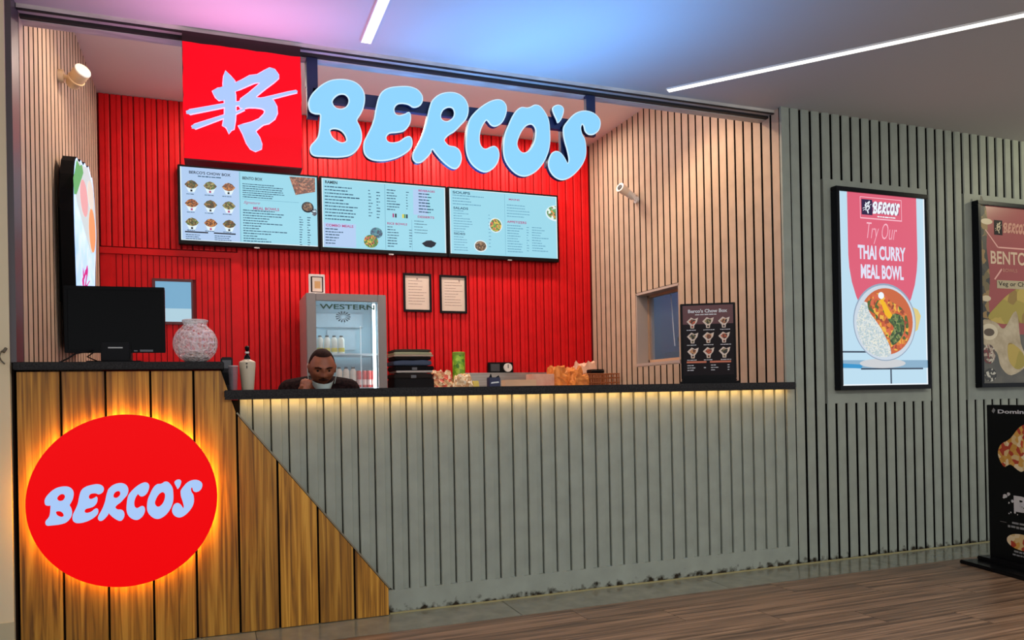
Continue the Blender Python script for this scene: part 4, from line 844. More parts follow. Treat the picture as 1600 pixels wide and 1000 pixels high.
# ------------------------------------------------------------------ back work counter
BZ = 1.115
t = thing('back_counter', 'steel work counter with a low splashback along the red wall', 'counter', (2.2, 2.2, 0))
part('cabinet', MB().bbox(1.22, XR-0.002, 1.95, 2.50, 0.0, BZ-0.04, 0.004), M_STEEL, t, world=True)
part('top', MB().bbox(1.22, XR-0.002, 1.90, 2.53, BZ-0.04, BZ, 0.004), M_STEEL, t, world=True)
single('steel_splashback', MB().bbox(1.90, XR-0.002, 2.502, 2.533, BZ+0.0005, 1.256, 0.003), M_STEEL, 'low steel splash panel along the foot of the red wall', 'panel', (2.5, 2.52, BZ))
t = thing('wall_socket', 'black double socket plate with a round white dial, on the red wall', 'socket', (2.30, 2.52, 1.30))
part('plate', MB().bbox(-0.115, 0.115, -0.012, 0.014, -0.046, 0.046, 0.004), M_BLACK, t)
part('socket_insert', MB().bbox(-0.095, -0.012, -0.016, -0.011, -0.032, 0.032, 0.002), mat('socket_grey', (60, 60, 62), 0.4), t)
part('dial', MB().cylx((0.060, -0.010, 0.0), (0.060, -0.030, 0.0), 0.037, 24), M_WHITE, t)
part('dial_mark', MB().rect(0.056, 0.064, -0.006, 0.026, -0.0305), mat('dial_mark', (60,60,60), 0.5), t)

# ------------------------------------------------------------------ drinks fridge
FX0, FX1, FY0, FY1, FH = 0.622, 1.204, 2.0, 2.49, 1.828
t = thing('drinks_fridge', 'grey glass-door drinks fridge standing before the red wall, behind the man', 'fridge', ((FX0+FX1)/2, 2.25, 0))
M_FR = mat('fridge_grey', (150, 142, 136), 0.45, 0.2)
M_FIN = mat('fridge_lining', (150, 184, 196), 0.5)
ca = MB().box(FX0, FX0+0.03, FY0+0.035, FY1, 0.05, FH).box(FX1-0.03, FX1, FY0+0.035, FY1, 0.05, FH).box(FX0+0.03, FX1-0.03, FY0+0.035, FY1, FH-0.03, FH).box(FX0+0.03, FX1-0.03, FY0+0.035, FY1, 0.05, 0.10).box(FX0+0.03, FX1-0.03, FY1-0.03, FY1, 0.10, FH-0.03)
ca.box(FX0+0.03, FX0+0.07, FY0+0.06, FY0+0.1, 0, 0.05).box(FX1-0.07, FX1-0.03, FY0+0.06, FY0+0.1, 0, 0.05).box(FX0+0.03, FX0+0.07, FY1-0.1, FY1-0.06, 0, 0.05).box(FX1-0.07, FX1-0.03, FY1-0.1, FY1-0.06, 0, 0.05)
cb = part('cabinet', ca, mat('fridge_side', (188, 160, 156), 0.4), t, world=True)
part('lining', MB().box(FX0+0.0305, FX0+0.034, FY0+0.04, FY1-0.032, 0.10, FH-0.03).box(FX1-0.034, FX1-0.0305, FY0+0.04, FY1-0.032, 0.10, FH-0.03).box(FX0+0.034, FX1-0.034, FY1-0.034, FY1-0.0305, 0.10, FH-0.03).box(FX0+0.034, FX1-0.034, FY0+0.04, FY1-0.034, FH-0.034, FH-0.0305), M_FIN, cb, world=True)
part('back_panel', MB().bbox(FX0+0.20, FX1-0.16, FY1-0.06, FY1-0.036, 1.44, 1.60, 0.004).bbox(FX0+0.10, FX1-0.10, FY1-0.07, FY1-0.036, 1.62, 1.73, 0.004), mat('evaporator_grey', (150, 172, 182), 0.4), cb, world=True)
dm = MB().bbox(FX0, FX0+0.068, FY0, FY0+0.033, 0.10, FH, 0.004).bbox(FX1-0.062, FX1, FY0, FY0+0.033, 0.10, FH, 0.004).bbox(FX0+0.067, FX1-0.061, FY0, FY0+0.033, FH-0.055, FH, 0.004).bbox(FX0+0.067, FX1-0.061, FY0, FY0+0.033, 0.10, 0.17, 0.004)
do = part('door', dm, M_FR, t, world=True)
part('glass_pane', MB().box(FX0+0.068, FX1-0.062, FY0+0.012, FY0+0.018, 0.17, FH-0.055), M_PANE, do, world=True)
mb = MB(); text(mb, "WESTERN", FX0+0.095, FX1-0.085, 1.715, 1.752, FY0+0.0105, 0.015, 0.0); part('lettering', mb, mat('dark_green_print', (10, 70, 46), 0.4), do, world=True, label='dark green word on the glass')
mb = MB()
for k in range(14):
    a_ = 2*math.pi*k/14; cx, cz = 0.885, 1.66; ca_, sa_ = math.cos(a_), math.sin(a_)
    mb.flat([(cx+0.012*ca_, cz+0.010*sa_), (cx+0.052*math.cos(a_+0.13), cz+0.038*math.sin(a_+0.13)), (cx+0.056*ca_, cz+0.042*sa_), (cx+0.052*math.cos(a_-0.13), cz+0.038*math.sin(a_-0.13))], FY0+0.0105)
part('snowflake_print', mb, mat('frost_grey', (92, 108, 116), 0.5), do, world=True)
part('handle', MB().bbox(FX0+0.02, FX0+0.035, FY0-0.022, FY0-0.0005, 0.95, 1.35, 0.004), M_ALU, do, world=True)
part('light_tube', MB().bbox(FX1-0.094, FX1-0.072, FY0+0.045, FY0+0.065, 0.2, FH-0.06, 0.004), mat('cool_tube', (240,250,255), 0.5, emit=(232, 246, 255), es=3.0), cb, world=True, label='bright white light tube')
for z in (0.55, 0.86, 1.128, 1.382):
    part('shelf', MB().box(FX0+0.036, FX1-0.036, FY0+0.05, FY1-0.08, z, z+0.010), mat('shelf_white', (214, 232, 238), 0.3), cb, world=True)
part('stay_rod', MB().box(FX1-0.185, FX1-0.175, FY0+0.08, FY0+0.09, 1.14, 1.60), mat('shelf_white'), cb, world=True)
def bottle(x, y, z, h, r, body, lower, capc, label, group):
    t = thing('drink_bottle', label, 'bottle', (x, y, z), 0, group)
    part('body', MB().lathe([(r*0.9, 0), (r, h*0.03), (r, h*0.80), (r*0.55, h*0.90), (r*0.5, h*0.92)], n=16), body, t, smooth=True)
    part('label_band', MB().lathe([(r*1.02, h*0.10), (r*1.02, h*0.32)], n=16, cap=False), lower, t)
    part('cap', MB().lathe([(r*0.55, h*0.915), (r*0.55, h*0.99), (r*0.5, h)], n=12), capc, t)
    return t
MW_, MY_ = mat('bottle_white', (226, 232, 220), 0.3), mat('band_yellow', (220, 205, 40), 0.4)
names = ['leftmost', 'second from left', 'third from left', 'rightmost']
for i in range(4):
    bottle(0.726+0.052*i, 2.10, 1.392, 0.135, 0.0235, MW_, MY_, M_BLACK, 'white bottle with yellow band, %s of four on the fridge shelf' % names[i], 'white and yellow bottles in the fridge')
MS_ = mat('band_strawberry', (190, 90, 70), 0.4)
for i in range(3):
    bottle(0.868+0.052*i-0.006, 2.10, 1.138, 0.155, 0.024, mat('bottle_cream', (232, 222, 204), 0.35), MS_, M_BLACK, 'cream bottle with black cap beside the red cans, %s' % ['partly behind the head', 'middle one', 'next to the red cans'][i], 'cream bottles in the fridge')
for r in range(2):
    for i in range(4):
        t = thing('drink_can', 'red can in the %s row of the fridge shelf, %s' % (['front', 'rear'][r], names[i]), 'can', (1.018+0.036*i-0.008, 2.09+0.05*r, 1.138+(0.0 if r == 0 else 0.0)), 0, 'red cans in the fridge')
        part('body', MB().lathe([(0.014, 0), (0.017, 0.006), (0.017, 0.118), (0.013, 0.126)], n=14), mat('can_red', (214, 60, 54), 0.35), t, smooth=True)
        part('label_band', MB().lathe([(0.0173, 0.02), (0.0173, 0.06)], n=14, cap=False), mat('can_pinkwhite', (236, 200, 190), 0.4), t)
        part('lid', MB().lathe([(0.0135, 0.1255), (0.0135, 0.129), (0.002, 0.129)], n=12), M_ALU, t)
lamp('AREA', 'fridge_light', (0.92, 2.12, 1.77), 1.1, (0.80, 0.93, 1.0), (0.4, 0.08), (0.92, 2.22, 0.5))
lamp('AREA', 'fridge_light', (1.12, 2.085, 1.35), 1.1, (0.80, 0.93, 1.0), (0.03, 0.8), (0.7, 2.35, 1.3))

t = thing('payment_stand', 'white framed payment card on top of the fridge', 'card stand', (0.712, 2.08, FH), math.radians(3))
part('backing', MB().bbox(-0.062, 0.056, 0.0, 0.008, 0.0, 0.150, 0.003), mat('stand_white', (236, 228, 220), 0.4), t)
part('card', MB().rect(-0.047, 0.043, 0.016, 0.132, -0.0006), mat('card_black', (40, 20, 20), 0.5), t)
part('card_print', MB().rect(-0.036, 0.034, 0.022, 0.126, -0.0012), mat('card_paper', (240, 226, 206), 0.5), t)
part('plain_square', MB().rect(-0.020, 0.022, 0.045, 0.098, -0.0016), mat('card_orange', (226, 176, 110), 0.5), t)
part('foot', MB().bbox(-0.062, 0.056, -0.02, 0.03, -0.0002, 0.004, 0.001), MATS['stand_white'], t)

# framed certificates
for x0, x1, z0, z1, lb in ((1.459, 1.700, 1.768, 2.088, 'left black-framed certificate on the red wall, right of the fridge'), (1.770, 2.010, 1.763, 2.084, 'right black-framed certificate on the red wall')):
    t = thing('framed_certificate', lb, 'certificate', ((x0+x1)/2, 2.535, z0), 0, 'certificates on the red wall')
    W2, H = (x1-x0)/2, z1-z0
    part('frame', MB().bbox(-W2, W2, -0.016, 0, 0, 0.018, 0.002).bbox(-W2, W2, -0.016, 0, H-0.018, H, 0.002).bbox(-W2, -W2+0.018, -0.016, 0, 0.0175, H-0.0175, 0.002).bbox(W2-0.018, W2, -0.016, 0, 0.0175, H-0.0175, 0.002), M_BLACK, t)
    pp = part('paper', MB().rect(-W2+0.018, W2-0.018, 0.018, H-0.018, -0.006), mat('certificate_paper', (214, 196, 178), 0.5), t)
    mb = MB(); lines(mb, -W2+0.045, W2-0.03, H-0.06, 9, 0.024, 0.005, -0.0066, rnd, 0.5); mb.ell(0 if 'left' in lb else 0.055, H-0.045, 0.009, 0.009, -0.0066, 10)
    part('print', mb, mat('certificate_ink', (150, 130, 122), 0.6), pp)

# ------------------------------------------------------------------ things on the back counter
spec = [((26, 26, 28), 0.085, 'black folded crate at the bottom of the stack right of the fridge'), ((40, 36, 34), 0.045, 'charcoal bag lying on the folded crate right of the fridge'),
        ((196, 192, 184), 0.016, 'pale tray near the foot of the stack right of the fridge'), ((16, 16, 18), 0.040, 'black bag in the middle of the stack right of the fridge'),
        ((66, 84, 110), 0.040, 'blue-grey bundle in the stack right of the fridge'), ((22, 20, 20), 0.026, 'black tray above the blue-grey bundle'),
        ((200, 180, 158), 0.014, 'beige tray near the top of the stack right of the fridge'), ((186, 190, 150), 0.022, 'pale green cloth below the top of the stack'), ((58, 62, 44), 0.020, 'dark olive cloth on top of the stack right of the fridge')]
z = BZ
for i, (c, h, lb) in enumerate(spec):
    cx = 1.420+random.uniform(-0.008, 0.008); hw = 0.155-0.006*(i % 3)
    bm = bmesh.new(); bmesh.ops.create_cube(bm, size=1)
    for v_ in bm.verts: v_.co = Vector((v_.co.x*2*hw, v_.co.y*0.26, (v_.co.z+0.5)*h))
    bmesh.ops.subdivide_edges(bm, edges=bm.edges[:], cuts=3, use_grid_fill=True)
    if i in (1, 3, 4, 7, 8):
        for v_ in bm.verts:
            if v_.co.z > h*0.6: v_.co.z -= 0.12*h*random.random()+0.3*h*max(0, abs(v_.co.x)/hw-0.6)
    bmesh.ops.bevel(bm, geom=[e for e in bm.edges if e.is_boundary or e.calc_face_angle(0) > 1.0], offset=min(0.006, h*0.25), segments=2, affect='EDGES')
    me = bpy.data.meshes.new('stack_item'); bm.verts.index_update(); bm.to_mesh(me); bm.free(); me.materials.append(mat('stack_%d' % i, c, 0.7))
    nm = {0: 'folded_crate', 1: 'folded_bag', 2: 'tray', 3: 'folded_bag', 4: 'cloth_bundle', 5: 'tray', 6: 'tray', 7: 'folded_cloth', 8: 'folded_cloth'}[i]
    o = link(nm, me, None, None, lb, (cx, 2.18, z)); o['category'] = {'folded_crate': 'crate', 'folded_bag': 'bag', 'tray': 'tray', 'cloth_bundle': 'cloth', 'folded_cloth': 'cloth'}[nm]; o['group'] = 'stack right of the fridge'
    if i == 1 or i == 3:
        part('strap', MB().bbox(-0.02, 0.02, -0.134, -0.128, 0.004, h*0.6, 0.001), MATS['sticker_grey'], o)
    z += h+0.0005

def crumple(name, label, cat, loc, size, color, seed, group=None, pr=None, cut=4, amp=0.18):
    rg = random.Random(seed); bm = bmesh.new(); bmesh.ops.create_cube(bm, size=1)
    bmesh.ops.subdivide_edges(bm, edges=bm.edges[:], cuts=cut, use_grid_fill=True)
    for v_ in bm.verts:
        c = v_.co; c.z += 0.5
        r = 1-0.25*c.z**2
        c.x *= size[0]*r*(1+rg.uniform(-amp, amp)*0.5*(c.z > 0.02)); c.y *= size[1]*r*(1+rg.uniform(-amp, amp)*0.5)
        c.z = c.z*size[2]*(1+rg.uniform(-amp, amp)*(c.z > 0.5)) if c.z > 0.01 else 0
    me = bpy.data.meshes.new(name); bm.verts.index_update(); bm.to_mesh(me); bm.free(); me.materials.append(color)
    o = link(name, me, None, None, label, loc); o['category'] = cat
    if group: o['group'] = group
    return o
M_SN = food('snack_bits', [(214,170,120),(232,200,150),(190,120,80),(240,220,180),(206,90,70)], 45)
crumple('snack_bag', 'beige open bag of snacks between the dark stack and the green tin', 'bag', (1.66, 2.17, BZ), (0.17, 0.20, 0.135), M_SN, 2)
crumple('snack_bag', 'smaller pale bag of snacks in front of the green tin', 'bag', (1.80, 2.02, BZ), (0.13, 0.12, 0.105), food('pale_bits', [(236,214,170),(222,190,140),(240,230,200),(206,160,110)], 50), 5)
crumple('lemon', 'small yellowish lump at the foot of the green tin', 'food', (1.90, 2.01, BZ), (0.05, 0.05, 0.06), mat('lemon_yellow', (222, 204, 96), 0.5), 9, cut=2, amp=0.05)
t = thing('green_tin', 'tall green patterned tin on the back counter', 'tin', (1.838, 2.24, BZ))
part('body', MB().lathe([(0.050, 0), (0.051, 0.004), (0.051, 0.285), (0.047, 0.29)], n=28), food('green_print', [(104,160,34),(130,180,40),(60,120,30),(150,190,60),(104,160,34),(90,150,30)], 40), t, smooth=True)
part('lid', MB().lathe([(0.052, 0.275), (0.052, 0.297), (0.046, 0.301)], n=28), mat('lid_green', (120, 160, 50), 0.5), t, smooth=True)
single('long_carton', MB().bbox(2.13, 2.40, 1.96, 2.05, BZ, BZ+0.065, 0.004), mat('carton_beige', (216, 184, 150), 0.6), 'long low beige carton on the back counter, right of the blue box', 'box', (2.265, 2.0, BZ))
single('pink_carton', MB().bbox(2.42, 2.62, 2.10, 2.24, BZ, BZ+0.115, 0.005), mat('carton_pink', (220, 178, 156), 0.6, noise=((10,10,10),(206,150,130))), 'pinkish carton on the back counter, left of the orange paper bags', 'box', (2.52, 2.17, BZ))
M_OR = mat('orange_paper', (214, 136, 58), 0.6, noise=((20,20,20),(186,104,40)))
crumple('paper_bag', 'leftmost orange paper bag on the back counter', 'bag', (2.69, 2.20, BZ), (0.15, 0.18, 0.165), M_OR, 12, 'orange paper bags on the back counter')
crumple('paper_bag', 'middle orange paper bag on the back counter', 'bag', (2.82, 2.17, BZ), (0.14, 0.18, 0.155), M_OR, 13, 'orange paper bags on the back counter')
crumple('paper_bag', 'rightmost orange paper bag, touching the wicker tray', 'bag', (2.80, 2.0, BZ), (0.13, 0.12, 0.10), M_OR, 14, 'orange paper bags on the back counter')
crumple('folded_cloth', 'crumpled pinkish cloth heaped above the wicker tray', 'cloth', (3.00, 2.33, BZ), (0.22, 0.18, 0.20), mat('pink_cloth', (226, 180, 150), 0.8), 21)
t = thing('black_case', 'small black case lying on the wicker tray by the beige wall', 'case', (3.0, 2.10, 1.228)); part('body', MB().bbox(-0.06, 0.06, -0.05, 0.05, 0, 0.035, 0.005), M_BLACK, t); part('lid_edge', MB().bbox(-0.061, 0.061, -0.051, 0.051, 0.022, 0.025, 0.001), M_ALU, t)
t = thing('wicker_tray', 'low brown wicker tray at the right end of the back counter', 'tray', (3.02, 2.10, BZ))
M_WK = mat('wicker_brown', (150, 86, 46), 0.7)
part('floor_board', MB().box(-0.145, 0.145, -0.10, 0.10, 0.0, 0.008), M_WK, t)
for z in (0.035, 0.075, 0.108):
    part('rail', MB().tube([(-0.15, -0.105, z), (0.15, -0.105, z), (0.15, 0.105, z), (-0.15, 0.105, z), (-0.15, -0.105, z)], 0.005, 6), M_WK, t)
sm = MB().box(-0.004, 0.004, -0.003, 0.003, 0.006, 0.11).mesh('stake', M_WK)
for i in range(13):
    for y in (-0.105, 0.105): link('stake', sm, t, loc=(-0.144+0.024*i, y, 0))

# ------------------------------------------------------------------ wall spotlight and camera
t = thing('wall_spotlight', 'cream spotlight on a short arm, high on the left slatted wall', 'light', (-0.765, 1.02, 2.83))
M_CR = mat('cream_metal', (226, 200, 156), 0.4)
part('base', MB().cylx((0, 0, 0), (0.025, 0, 0), 0.035), M_CR, t, smooth=True)
part('arm', MB().tube([(0.022, 0, 0), (0.08, -0.01, -0.012), (0.10, -0.02, 0.0)], 0.012, 10), M_CR, t, smooth=True)
d_ = Vector((0.55, -0.75, 0.42)).normalized(); c0 = Vector((0.055, 0.04, -0.03))
part('head', MB().tube([c0, c0+d_*0.01, c0+d_*0.05, c0+d_*0.055, c0+d_*0.11, c0+d_*0.125], [0.026, 0.036, 0.037, 0.040, 0.043, 0.041], 20), M_CR, t, smooth=True)
part('reflector_ring', MB().tube([c0+d_*0.125, c0+d_*0.131], [0.044, 0.042], 20), M_WHITE, t, smooth=True)
part('lamp_face', MB().tube([c0+d_*0.1312, c0+d_*0.132], [0.038, 0.038], 20), mat('lamp_cream', (240, 220, 180), 0.4, emit=(244, 222, 184), es=0.8), t)
part('cooling_ring', MB().tube([c0+d_*0.052, c0+d_*0.060], [0.045, 0.045], 20), M_CR, t, smooth=True)

t = thing('security_camera', 'small white security camera on the beige slatted wall', 'camera', (XR, 1.70, 2.615))
part('base', MB().cylx((0, 0, 0), (-0.02, 0, 0), 0.028), M_WHITE, t, smooth=True)
part('arm', MB().tube([(-0.018, 0, 0), (-0.05, 0.0, 0.03), (-0.07, 0.0, 0.045)], 0.010, 10), M_WHITE, t, smooth=True)
c0 = Vector((-0.02, 0.03, 0.03)); d_ = Vector((-0.80, -0.25, 0.30)).normalized()
part('body', MB().tube([c0, c0+d_*0.005, c0+d_*0.13, c0+d_*0.14], [0.024, 0.030, 0.030, 0.030], 16), M_WHITE, t, smooth=True)
part('hood', MB().tube([c0+d_*0.09, c0+d_*0.165], [0.036, 0.038], 16), mat('camera_cream', (226, 212, 192), 0.4), t, smooth=True)
part('lens', MB().tube([c0+d_*0.163, c0+d_*0.169], [0.024, 0.022], 16), M_BLACK, t, smooth=True)
# ------------------------------------------------------------------ the man behind the counter
def skin_body(chains, sub=2):
    """chains: list of [(x,y,z,r), ...]; every chain is one tapering tube, ends rounded. Returns one bmesh-ready MB"""
    mb = MB()
    for ch in chains:
        P_ = []; R2 = []
        n = len(ch)
        for i in range(n-1):
            a, b = Vector(ch[i][:3]), Vector(ch[i+1][:3]); ra, rb = ch[i][3], ch[i+1][3]
            p0 = Vector(ch[max(i-1, 0)][:3]); p3 = Vector(ch[min(i+2, n-1)][:3])
            for k in range(5):
                t_ = k/5
                P_.append(0.5*((2*a)+(b-p0)*t_+(2*p0-5*a+4*b-p3)*t_*t_+(3*a-p0-3*b+p3)*t_**3)); R2.append(ra+(rb-ra)*t_)
        P_.append(Vector(ch[-1][:3])); R2.append(ch[-1][3])
        mb.tube(P_, R2, 14)
        mb.sphere(P_[0], R2[0]*0.99, 14, 8); mb.sphere(P_[-1], R2[-1]*0.99, 14, 8)
    return mb
def remeshed(name, mb, voxel, m, parent, smooth_it=3, label=None):
    me = mb.mesh(name+'_raw', m); o = bpy.data.objects.new('tmp', me); COL.objects.link(o)
    r = o.modifiers.new('r', 'REMESH'); r.mode = 'VOXEL'; r.voxel_size = voxel
    s_ = o.modifiers.new('s', 'SMOOTH'); s_.factor = 0.5; s_.iterations = smooth_it
    dg = bpy.context.evaluated_depsgraph_get(); dg.update()
    out = bpy.data.meshes.new_from_object(o.evaluated_get(dg)); out.name = name
    bpy.data.objects.remove(o); bpy.data.meshes.remove(me)
    out.polygons.foreach_set('use_smooth', [True]*len(out.polygons))
    if not out.materials: out.materials.append(m)
    return link(name, out, parent, None, label)
PX, PY = 0.572, 0.78
man = thing('person', 'man in a dark jacket with a mask under his chin, seated behind the worktop', 'person', (PX, PY+0.1, 0))
M_SKIN = mat('skin', (146, 86, 60), 0.45, noise=((14,14,14),(168, 102, 72)), spec=0.4)
HC = Vector((0.0, -0.085, 1.235))                       # head centre, local
TILT = Matrix.Rotation(math.radians(20), 4, 'X')        # chin towards the chest
def head_pt(v):                                          # local head space: face to -y
    return HC + (TILT @ Vector(v))
def g(x, z, cx, cz, sx, sz): return math.exp(-((x-cx)/sx)**2-((z-cz)/sz)**2)
hb = MB(); hb.sphere((0, 0, 0), 1.0, 64, 48)
vs = []
for x, y, z in hb.v:
    w_, d_, h_ = 0.074, 0.092, 0.108
    if z < 0: w_ *= 1-0.30*(-z)**1.7; d_ *= 1-0.10*(-z)
    X, Y, Z = x*w_, y*d_, z*h_
    if y < 0:
        Y *= 1-0.10*(1-abs(x))*(0.4 if z > 0 else 1)
        f_ = 1.0
        Y -= 0.026*g(X, Z, 0, -0.024, 0.013, 0.016)        # nose tip
        Y -= 0.014*g(X, Z, 0, 0.000, 0.009, 0.026)         # bridge
        Y -= 0.008*(g(X, Z, 0.013, -0.029, 0.008, 0.008)+g(X, Z, -0.013, -0.029, 0.008, 0.008))
        Y -= 0.008*(g(X, Z, 0.028, 0.026, 0.022, 0.008)+g(X, Z, -0.028, 0.026, 0.022, 0.008))  # brows
        Y += 0.011*(g(X, Z, 0.030, 0.008, 0.015, 0.010)+g(X, Z, -0.030, 0.008, 0.015, 0.010))  # sockets
        Y -= 0.006*(g(X, Z, 0.042, -0.022, 0.018, 0.016)+g(X, Z, -0.042, -0.022, 0.018, 0.016))# cheeks
        Y -= 0.006*g(X, Z, 0, -0.052, 0.020, 0.006)+0.006*g(X, Z, 0, -0.063, 0.017, 0.006)      # lips
        Y += 0.004*g(X, Z, 0, -0.0575, 0.022, 0.002)
        Y -= 0.008*g(X, Z, 0, -0.088, 0.020, 0.014)        # chin
    vs.append(tuple(head_pt((X, Y, Z))))
hb.v = vs
for s_ in (-1, 1):                                       # ears
    n0 = len(hb.v); hb.sphere((0, 0, 0), 1, 14, 10)
    M_ = Matrix.Translation(head_pt((s_*0.074, 0.008, -0.004))) @ TILT @ Matrix.Rotation(s_*0.35, 4, 'Z') @ Matrix.Diagonal((0.008, 0.018, 0.031, 1))
    hb.xf(M_, n0)
body = MB(); body.v = list(hb.v); body.f = list(hb.f)
def addc(chains):
    q = skin_body(chains); body.add(q.v, q.f)
addc([[(0, 0.05, 0.60, 0.13), (0, 0.08, 0.75, 0.125), (0, 0.07, 0.92, 0.13), (0, 0.03, 1.02, 0.10), (0, -0.01, 1.09, 0.062), (0, -0.045, 1.17, 0.056)],
      [(-0.165, 0.04, 1.100, 0.060), (0, 0.045, 1.11, 0.07), (0.165, 0.04, 1.100, 0.060)],
      [(0.165, 0.04, 1.100, 0.052), (0.225, -0.02, 0.90, 0.045), (0.245, -0.08, 0.78, 0.037), (0.15, -0.16, 0.79, 0.030), (0.05, -0.20, 0.81, 0.024)],
      [(-0.165, 0.04, 1.100, 0.052), (-0.205, -0.05, 0.95, 0.046), (-0.215, -0.14, 0.88, 0.038), (-0.165, -0.19, 0.98, 0.032), (-0.118, -0.20, 1.085, 0.023)],
      [(0.085, 0.04, 0.60, 0.085), (0.10, -0.20, 0.57, 0.075), (0.11, -0.38, 0.55, 0.058), (0.11, -0.36, 0.32, 0.048), (0.11, -0.33, 0.10, 0.036), (0.11, -0.40, 0.05, 0.035)],
      [(-0.085, 0.04, 0.60, 0.085), (-0.10, -0.20, 0.57, 0.075), (-0.11, -0.38, 0.55, 0.058), (-0.11, -0.36, 0.32, 0.048), (-0.11, -0.33, 0.10, 0.036), (-0.11, -0.40, 0.05, 0.035)]])
# right hand raised beside the jaw, fingers curled
addc([[(-0.118, -0.200, 1.085, 0.023), (-0.112, -0.195, 1.105, 0.026), (-0.104, -0.188, 1.130, 0.024)]])
for i in range(4):
    x0 = -0.128+0.0145*i; L_ = (0.026, 0.030, 0.028, 0.022)[i]
    addc([[(x0, -0.188, 1.118, 0.010), (x0+0.002, -0.200, 1.118+L_, 0.0090), (x0+0.008, -0.190, 1.126+L_*1.25, 0.0082), (x0+0.014, -0.172, 1.122+L_*1.1, 0.0075)]])
addc([[(-0.128, -0.190, 1.095, 0.012), (-0.136, -0.208, 1.112, 0.0105), (-0.128, -0.220, 1.128, 0.009)]])
# left hand resting on the lap
addc([[(0.05, -0.20, 0.81, 0.023), (0.02, -0.215, 0.805, 0.025), (-0.01, -0.225, 0.80, 0.022)]])
for i in range(4):
    y0 = -0.203-0.0145*i
    addc([[(-0.008, y0, 0.80, 0.0098), (-0.035, y0-0.004, 0.798, 0.0090), (-0.058, y0-0.002, 0.788, 0.0083), (-0.070, y0+0.002, 0.774, 0.0075)]])
addc([[(0.02, -0.20, 0.815, 0.012), (0.0, -0.185, 0.828, 0.0105), (-0.02, -0.178, 0.830, 0.009)]])
remeshed('body', body, 0.0042, M_SKIN, man, 2)
# jacket and trousers
jk = skin_body([[(0, 0.05, 0.58, 0.145), (0, 0.08, 0.75, 0.14), (0, 0.07, 0.92, 0.148), (0, 0.045, 1.02, 0.118), (0, 0.02, 1.075, 0.085)],
      [(-0.165, 0.04, 1.100, 0.076), (0, 0.05, 1.115, 0.085), (0.165, 0.04, 1.100, 0.076)],
      [(0.165, 0.04, 1.100, 0.072), (0.225, -0.02, 0.90, 0.062), (0.245, -0.08, 0.78, 0.054), (0.15, -0.16, 0.79, 0.046), (0.075, -0.19, 0.805, 0.036)],
      [(-0.165, 0.04, 1.100, 0.072), (-0.205, -0.05, 0.95, 0.064), (-0.215, -0.14, 0.88, 0.055), (-0.170, -0.188, 0.975, 0.046), (-0.128, -0.198, 1.062, 0.036)]])
jo = remeshed('jacket', jk, 0.008, mat('jacket_dark', (20, 12, 12), 0.9, noise=((60,60,60),(46, 30, 28)), spec=0.1), man, 4)
A_ = Vector((-0.170, -0.188, 0.975)); B_ = Vector((-0.128, -0.198, 1.062))
part('collar', MB().tube([(0, 0.030, 1.120), (0, 0.018, 1.150), (0, 0.010, 1.168)], [0.092, 0.082, 0.076], 24), MATS['jacket_dark'], jo, smooth=True)
tr = skin_body([[(0.085, 0.04, 0.60, 0.097), (0.10, -0.20, 0.57, 0.086), (0.11, -0.38, 0.55, 0.068), (0.11, -0.36, 0.32, 0.060), (0.11, -0.33, 0.13, 0.052)],
      [(-0.085, 0.04, 0.60, 0.097), (-0.10, -0.20, 0.57, 0.086), (-0.11, -0.38, 0.55, 0.068), (-0.11, -0.36, 0.32, 0.060), (-0.11, -0.33, 0.13, 0.052)], [(-0.07, 0.06, 0.60, 0.115), (0.07, 0.06, 0.60, 0.115)]])
remeshed('trousers', tr, 0.010, mat('trousers_dark', (24, 24, 30), 0.85), man, 3)
for s_ in (-1, 1):
    part('shoe', MB().bbox(s_*0.11-0.045, s_*0.11+0.045, -0.50, -0.27, 0.0, 0.075, 0.02), M_MATTBLACK, man)
# short dark hair: a shell over the top and back of the skull
hr = MB(); N1, N2 = 40, 16; vsx = []
for j in range(N2+1):
    for i in range(N1):
        a_ = 2*math.pi*i/N1; fx, fy = math.cos(a_), math.sin(a_)
        low = 0.74 if fy < -0.45 else (0.74-(1.02)*(fy+0.45)/0.65 if fy < 0.2 else -0.28)
        zt = 1-(1-low)*j/N2; rr = math.sqrt(max(0, 1-zt*zt)); e_ = 1.0+0.045*(1-(j/N2)**4)
        vsx.append(tuple(head_pt((rr*fx*0.074*e_, rr*fy*0.092*e_, zt*0.108*e_))))
fsx = [(j*N1+i, (j+1)*N1+i, (j+1)*N1+(i+1)%N1, j*N1+(i+1)%N1) for j in range(N2) for i in range(N1)]
hr.add(vsx, fsx)
part('hair', hr, mat('hair_black', (30, 17, 13), 0.75, noise=((160,160,160),(54, 30, 22))), man, smooth=True)
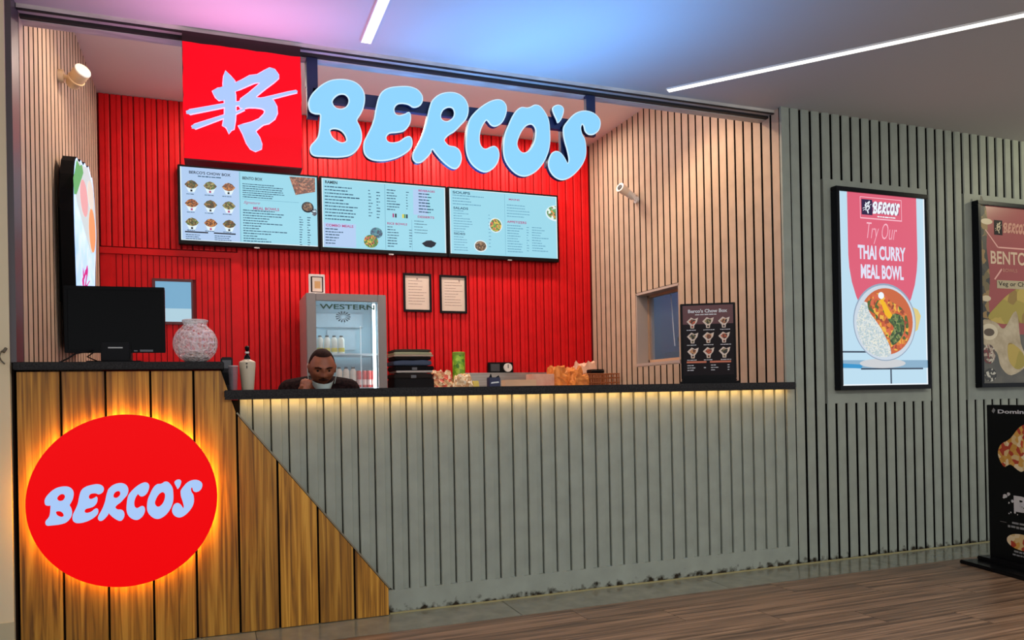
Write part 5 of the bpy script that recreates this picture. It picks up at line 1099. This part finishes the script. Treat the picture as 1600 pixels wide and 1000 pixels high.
for s_ in (-1, 1):
    e_ = part('eye', MB().sphere(head_pt((s_*0.030, -0.0675, 0.003)), 0.0098, 14, 10), mat('eye_dark', (40, 24, 20), 0.2), man, smooth=True)
    br = MB().tube([head_pt((s_*0.014, -0.091, 0.022)), head_pt((s_*0.030, -0.089, 0.0275)), head_pt((s_*0.048, -0.074, 0.022))], [0.0035, 0.0042, 0.003], 8)
    part('eyebrow', br, MATS['hair_black'], man, smooth=True)
part('moustache', MB().tube([head_pt((-0.026, -0.080, -0.047)), head_pt((0, -0.094, -0.0435)), head_pt((0.026, -0.080, -0.047))], [0.003, 0.0055, 0.003], 8), MATS['hair_black'], man, smooth=True)
part('beard', MB().tube([head_pt((-0.050, -0.028, -0.072)), head_pt((-0.034, -0.068, -0.078)), head_pt((0, -0.092, -0.084)), head_pt((0.034, -0.068, -0.078)), head_pt((0.052, -0.030, -0.062))], [0.006, 0.011, 0.014, 0.011, 0.006], 10), MATS['hair_black'], man, smooth=True)
# paper mask pulled under the chin, with its ear loops
mk = MB(); rows = []
for j in range(5):
    for i in range(17):
        a_ = math.radians(-78+156*i/16); dd = 1+0.05*j*(0.4+math.cos(a_))
        z_ = -0.046-0.011*j-0.020*math.cos(a_)
        rows.append(tuple(head_pt((0.073*math.sin(a_)*(1-0.06*j), -0.098*math.cos(a_)*dd*(1-0.03*j)-0.006, z_+0.004*(i % 2)*0.3))))
mk.add(rows, [(j*17+i, j*17+i+1, (j+1)*17+i+1, (j+1)*17+i) for j in range(4) for i in range(16)])
part('face_mask', mk, mat('mask_paper', (196, 214, 206), 0.8), man, smooth=True)
for s_ in (-1, 1):
    part('ear_loop', MB().tube([head_pt((s_*0.070, -0.030, -0.088)), head_pt((s_*0.078, -0.022, -0.05)), head_pt((s_*0.082, -0.006, -0.005)), head_pt((s_*0.080, 0.016, 0.018))], 0.0022, 6), MATS['mask_paper'], man)
# stool below him
t = thing('stool', 'dark stool under the man behind the counter', 'stool', (PX, PY+0.16, 0))
part('seat', MB().lathe([(0.15, 0.38), (0.16, 0.39), (0.16, 0.43), (0.14, 0.438)], n=28), M_MATTBLACK, t, smooth=True)
lg = MB().tube([(0.10, 0.10, 0.39), (0.15, 0.15, 0.0)], 0.012, 8).mesh('leg', M_BLACK)
for k in range(4):
    o = link('leg', lg, t); o.rotation_euler = (0, 0, math.pi/2*k)
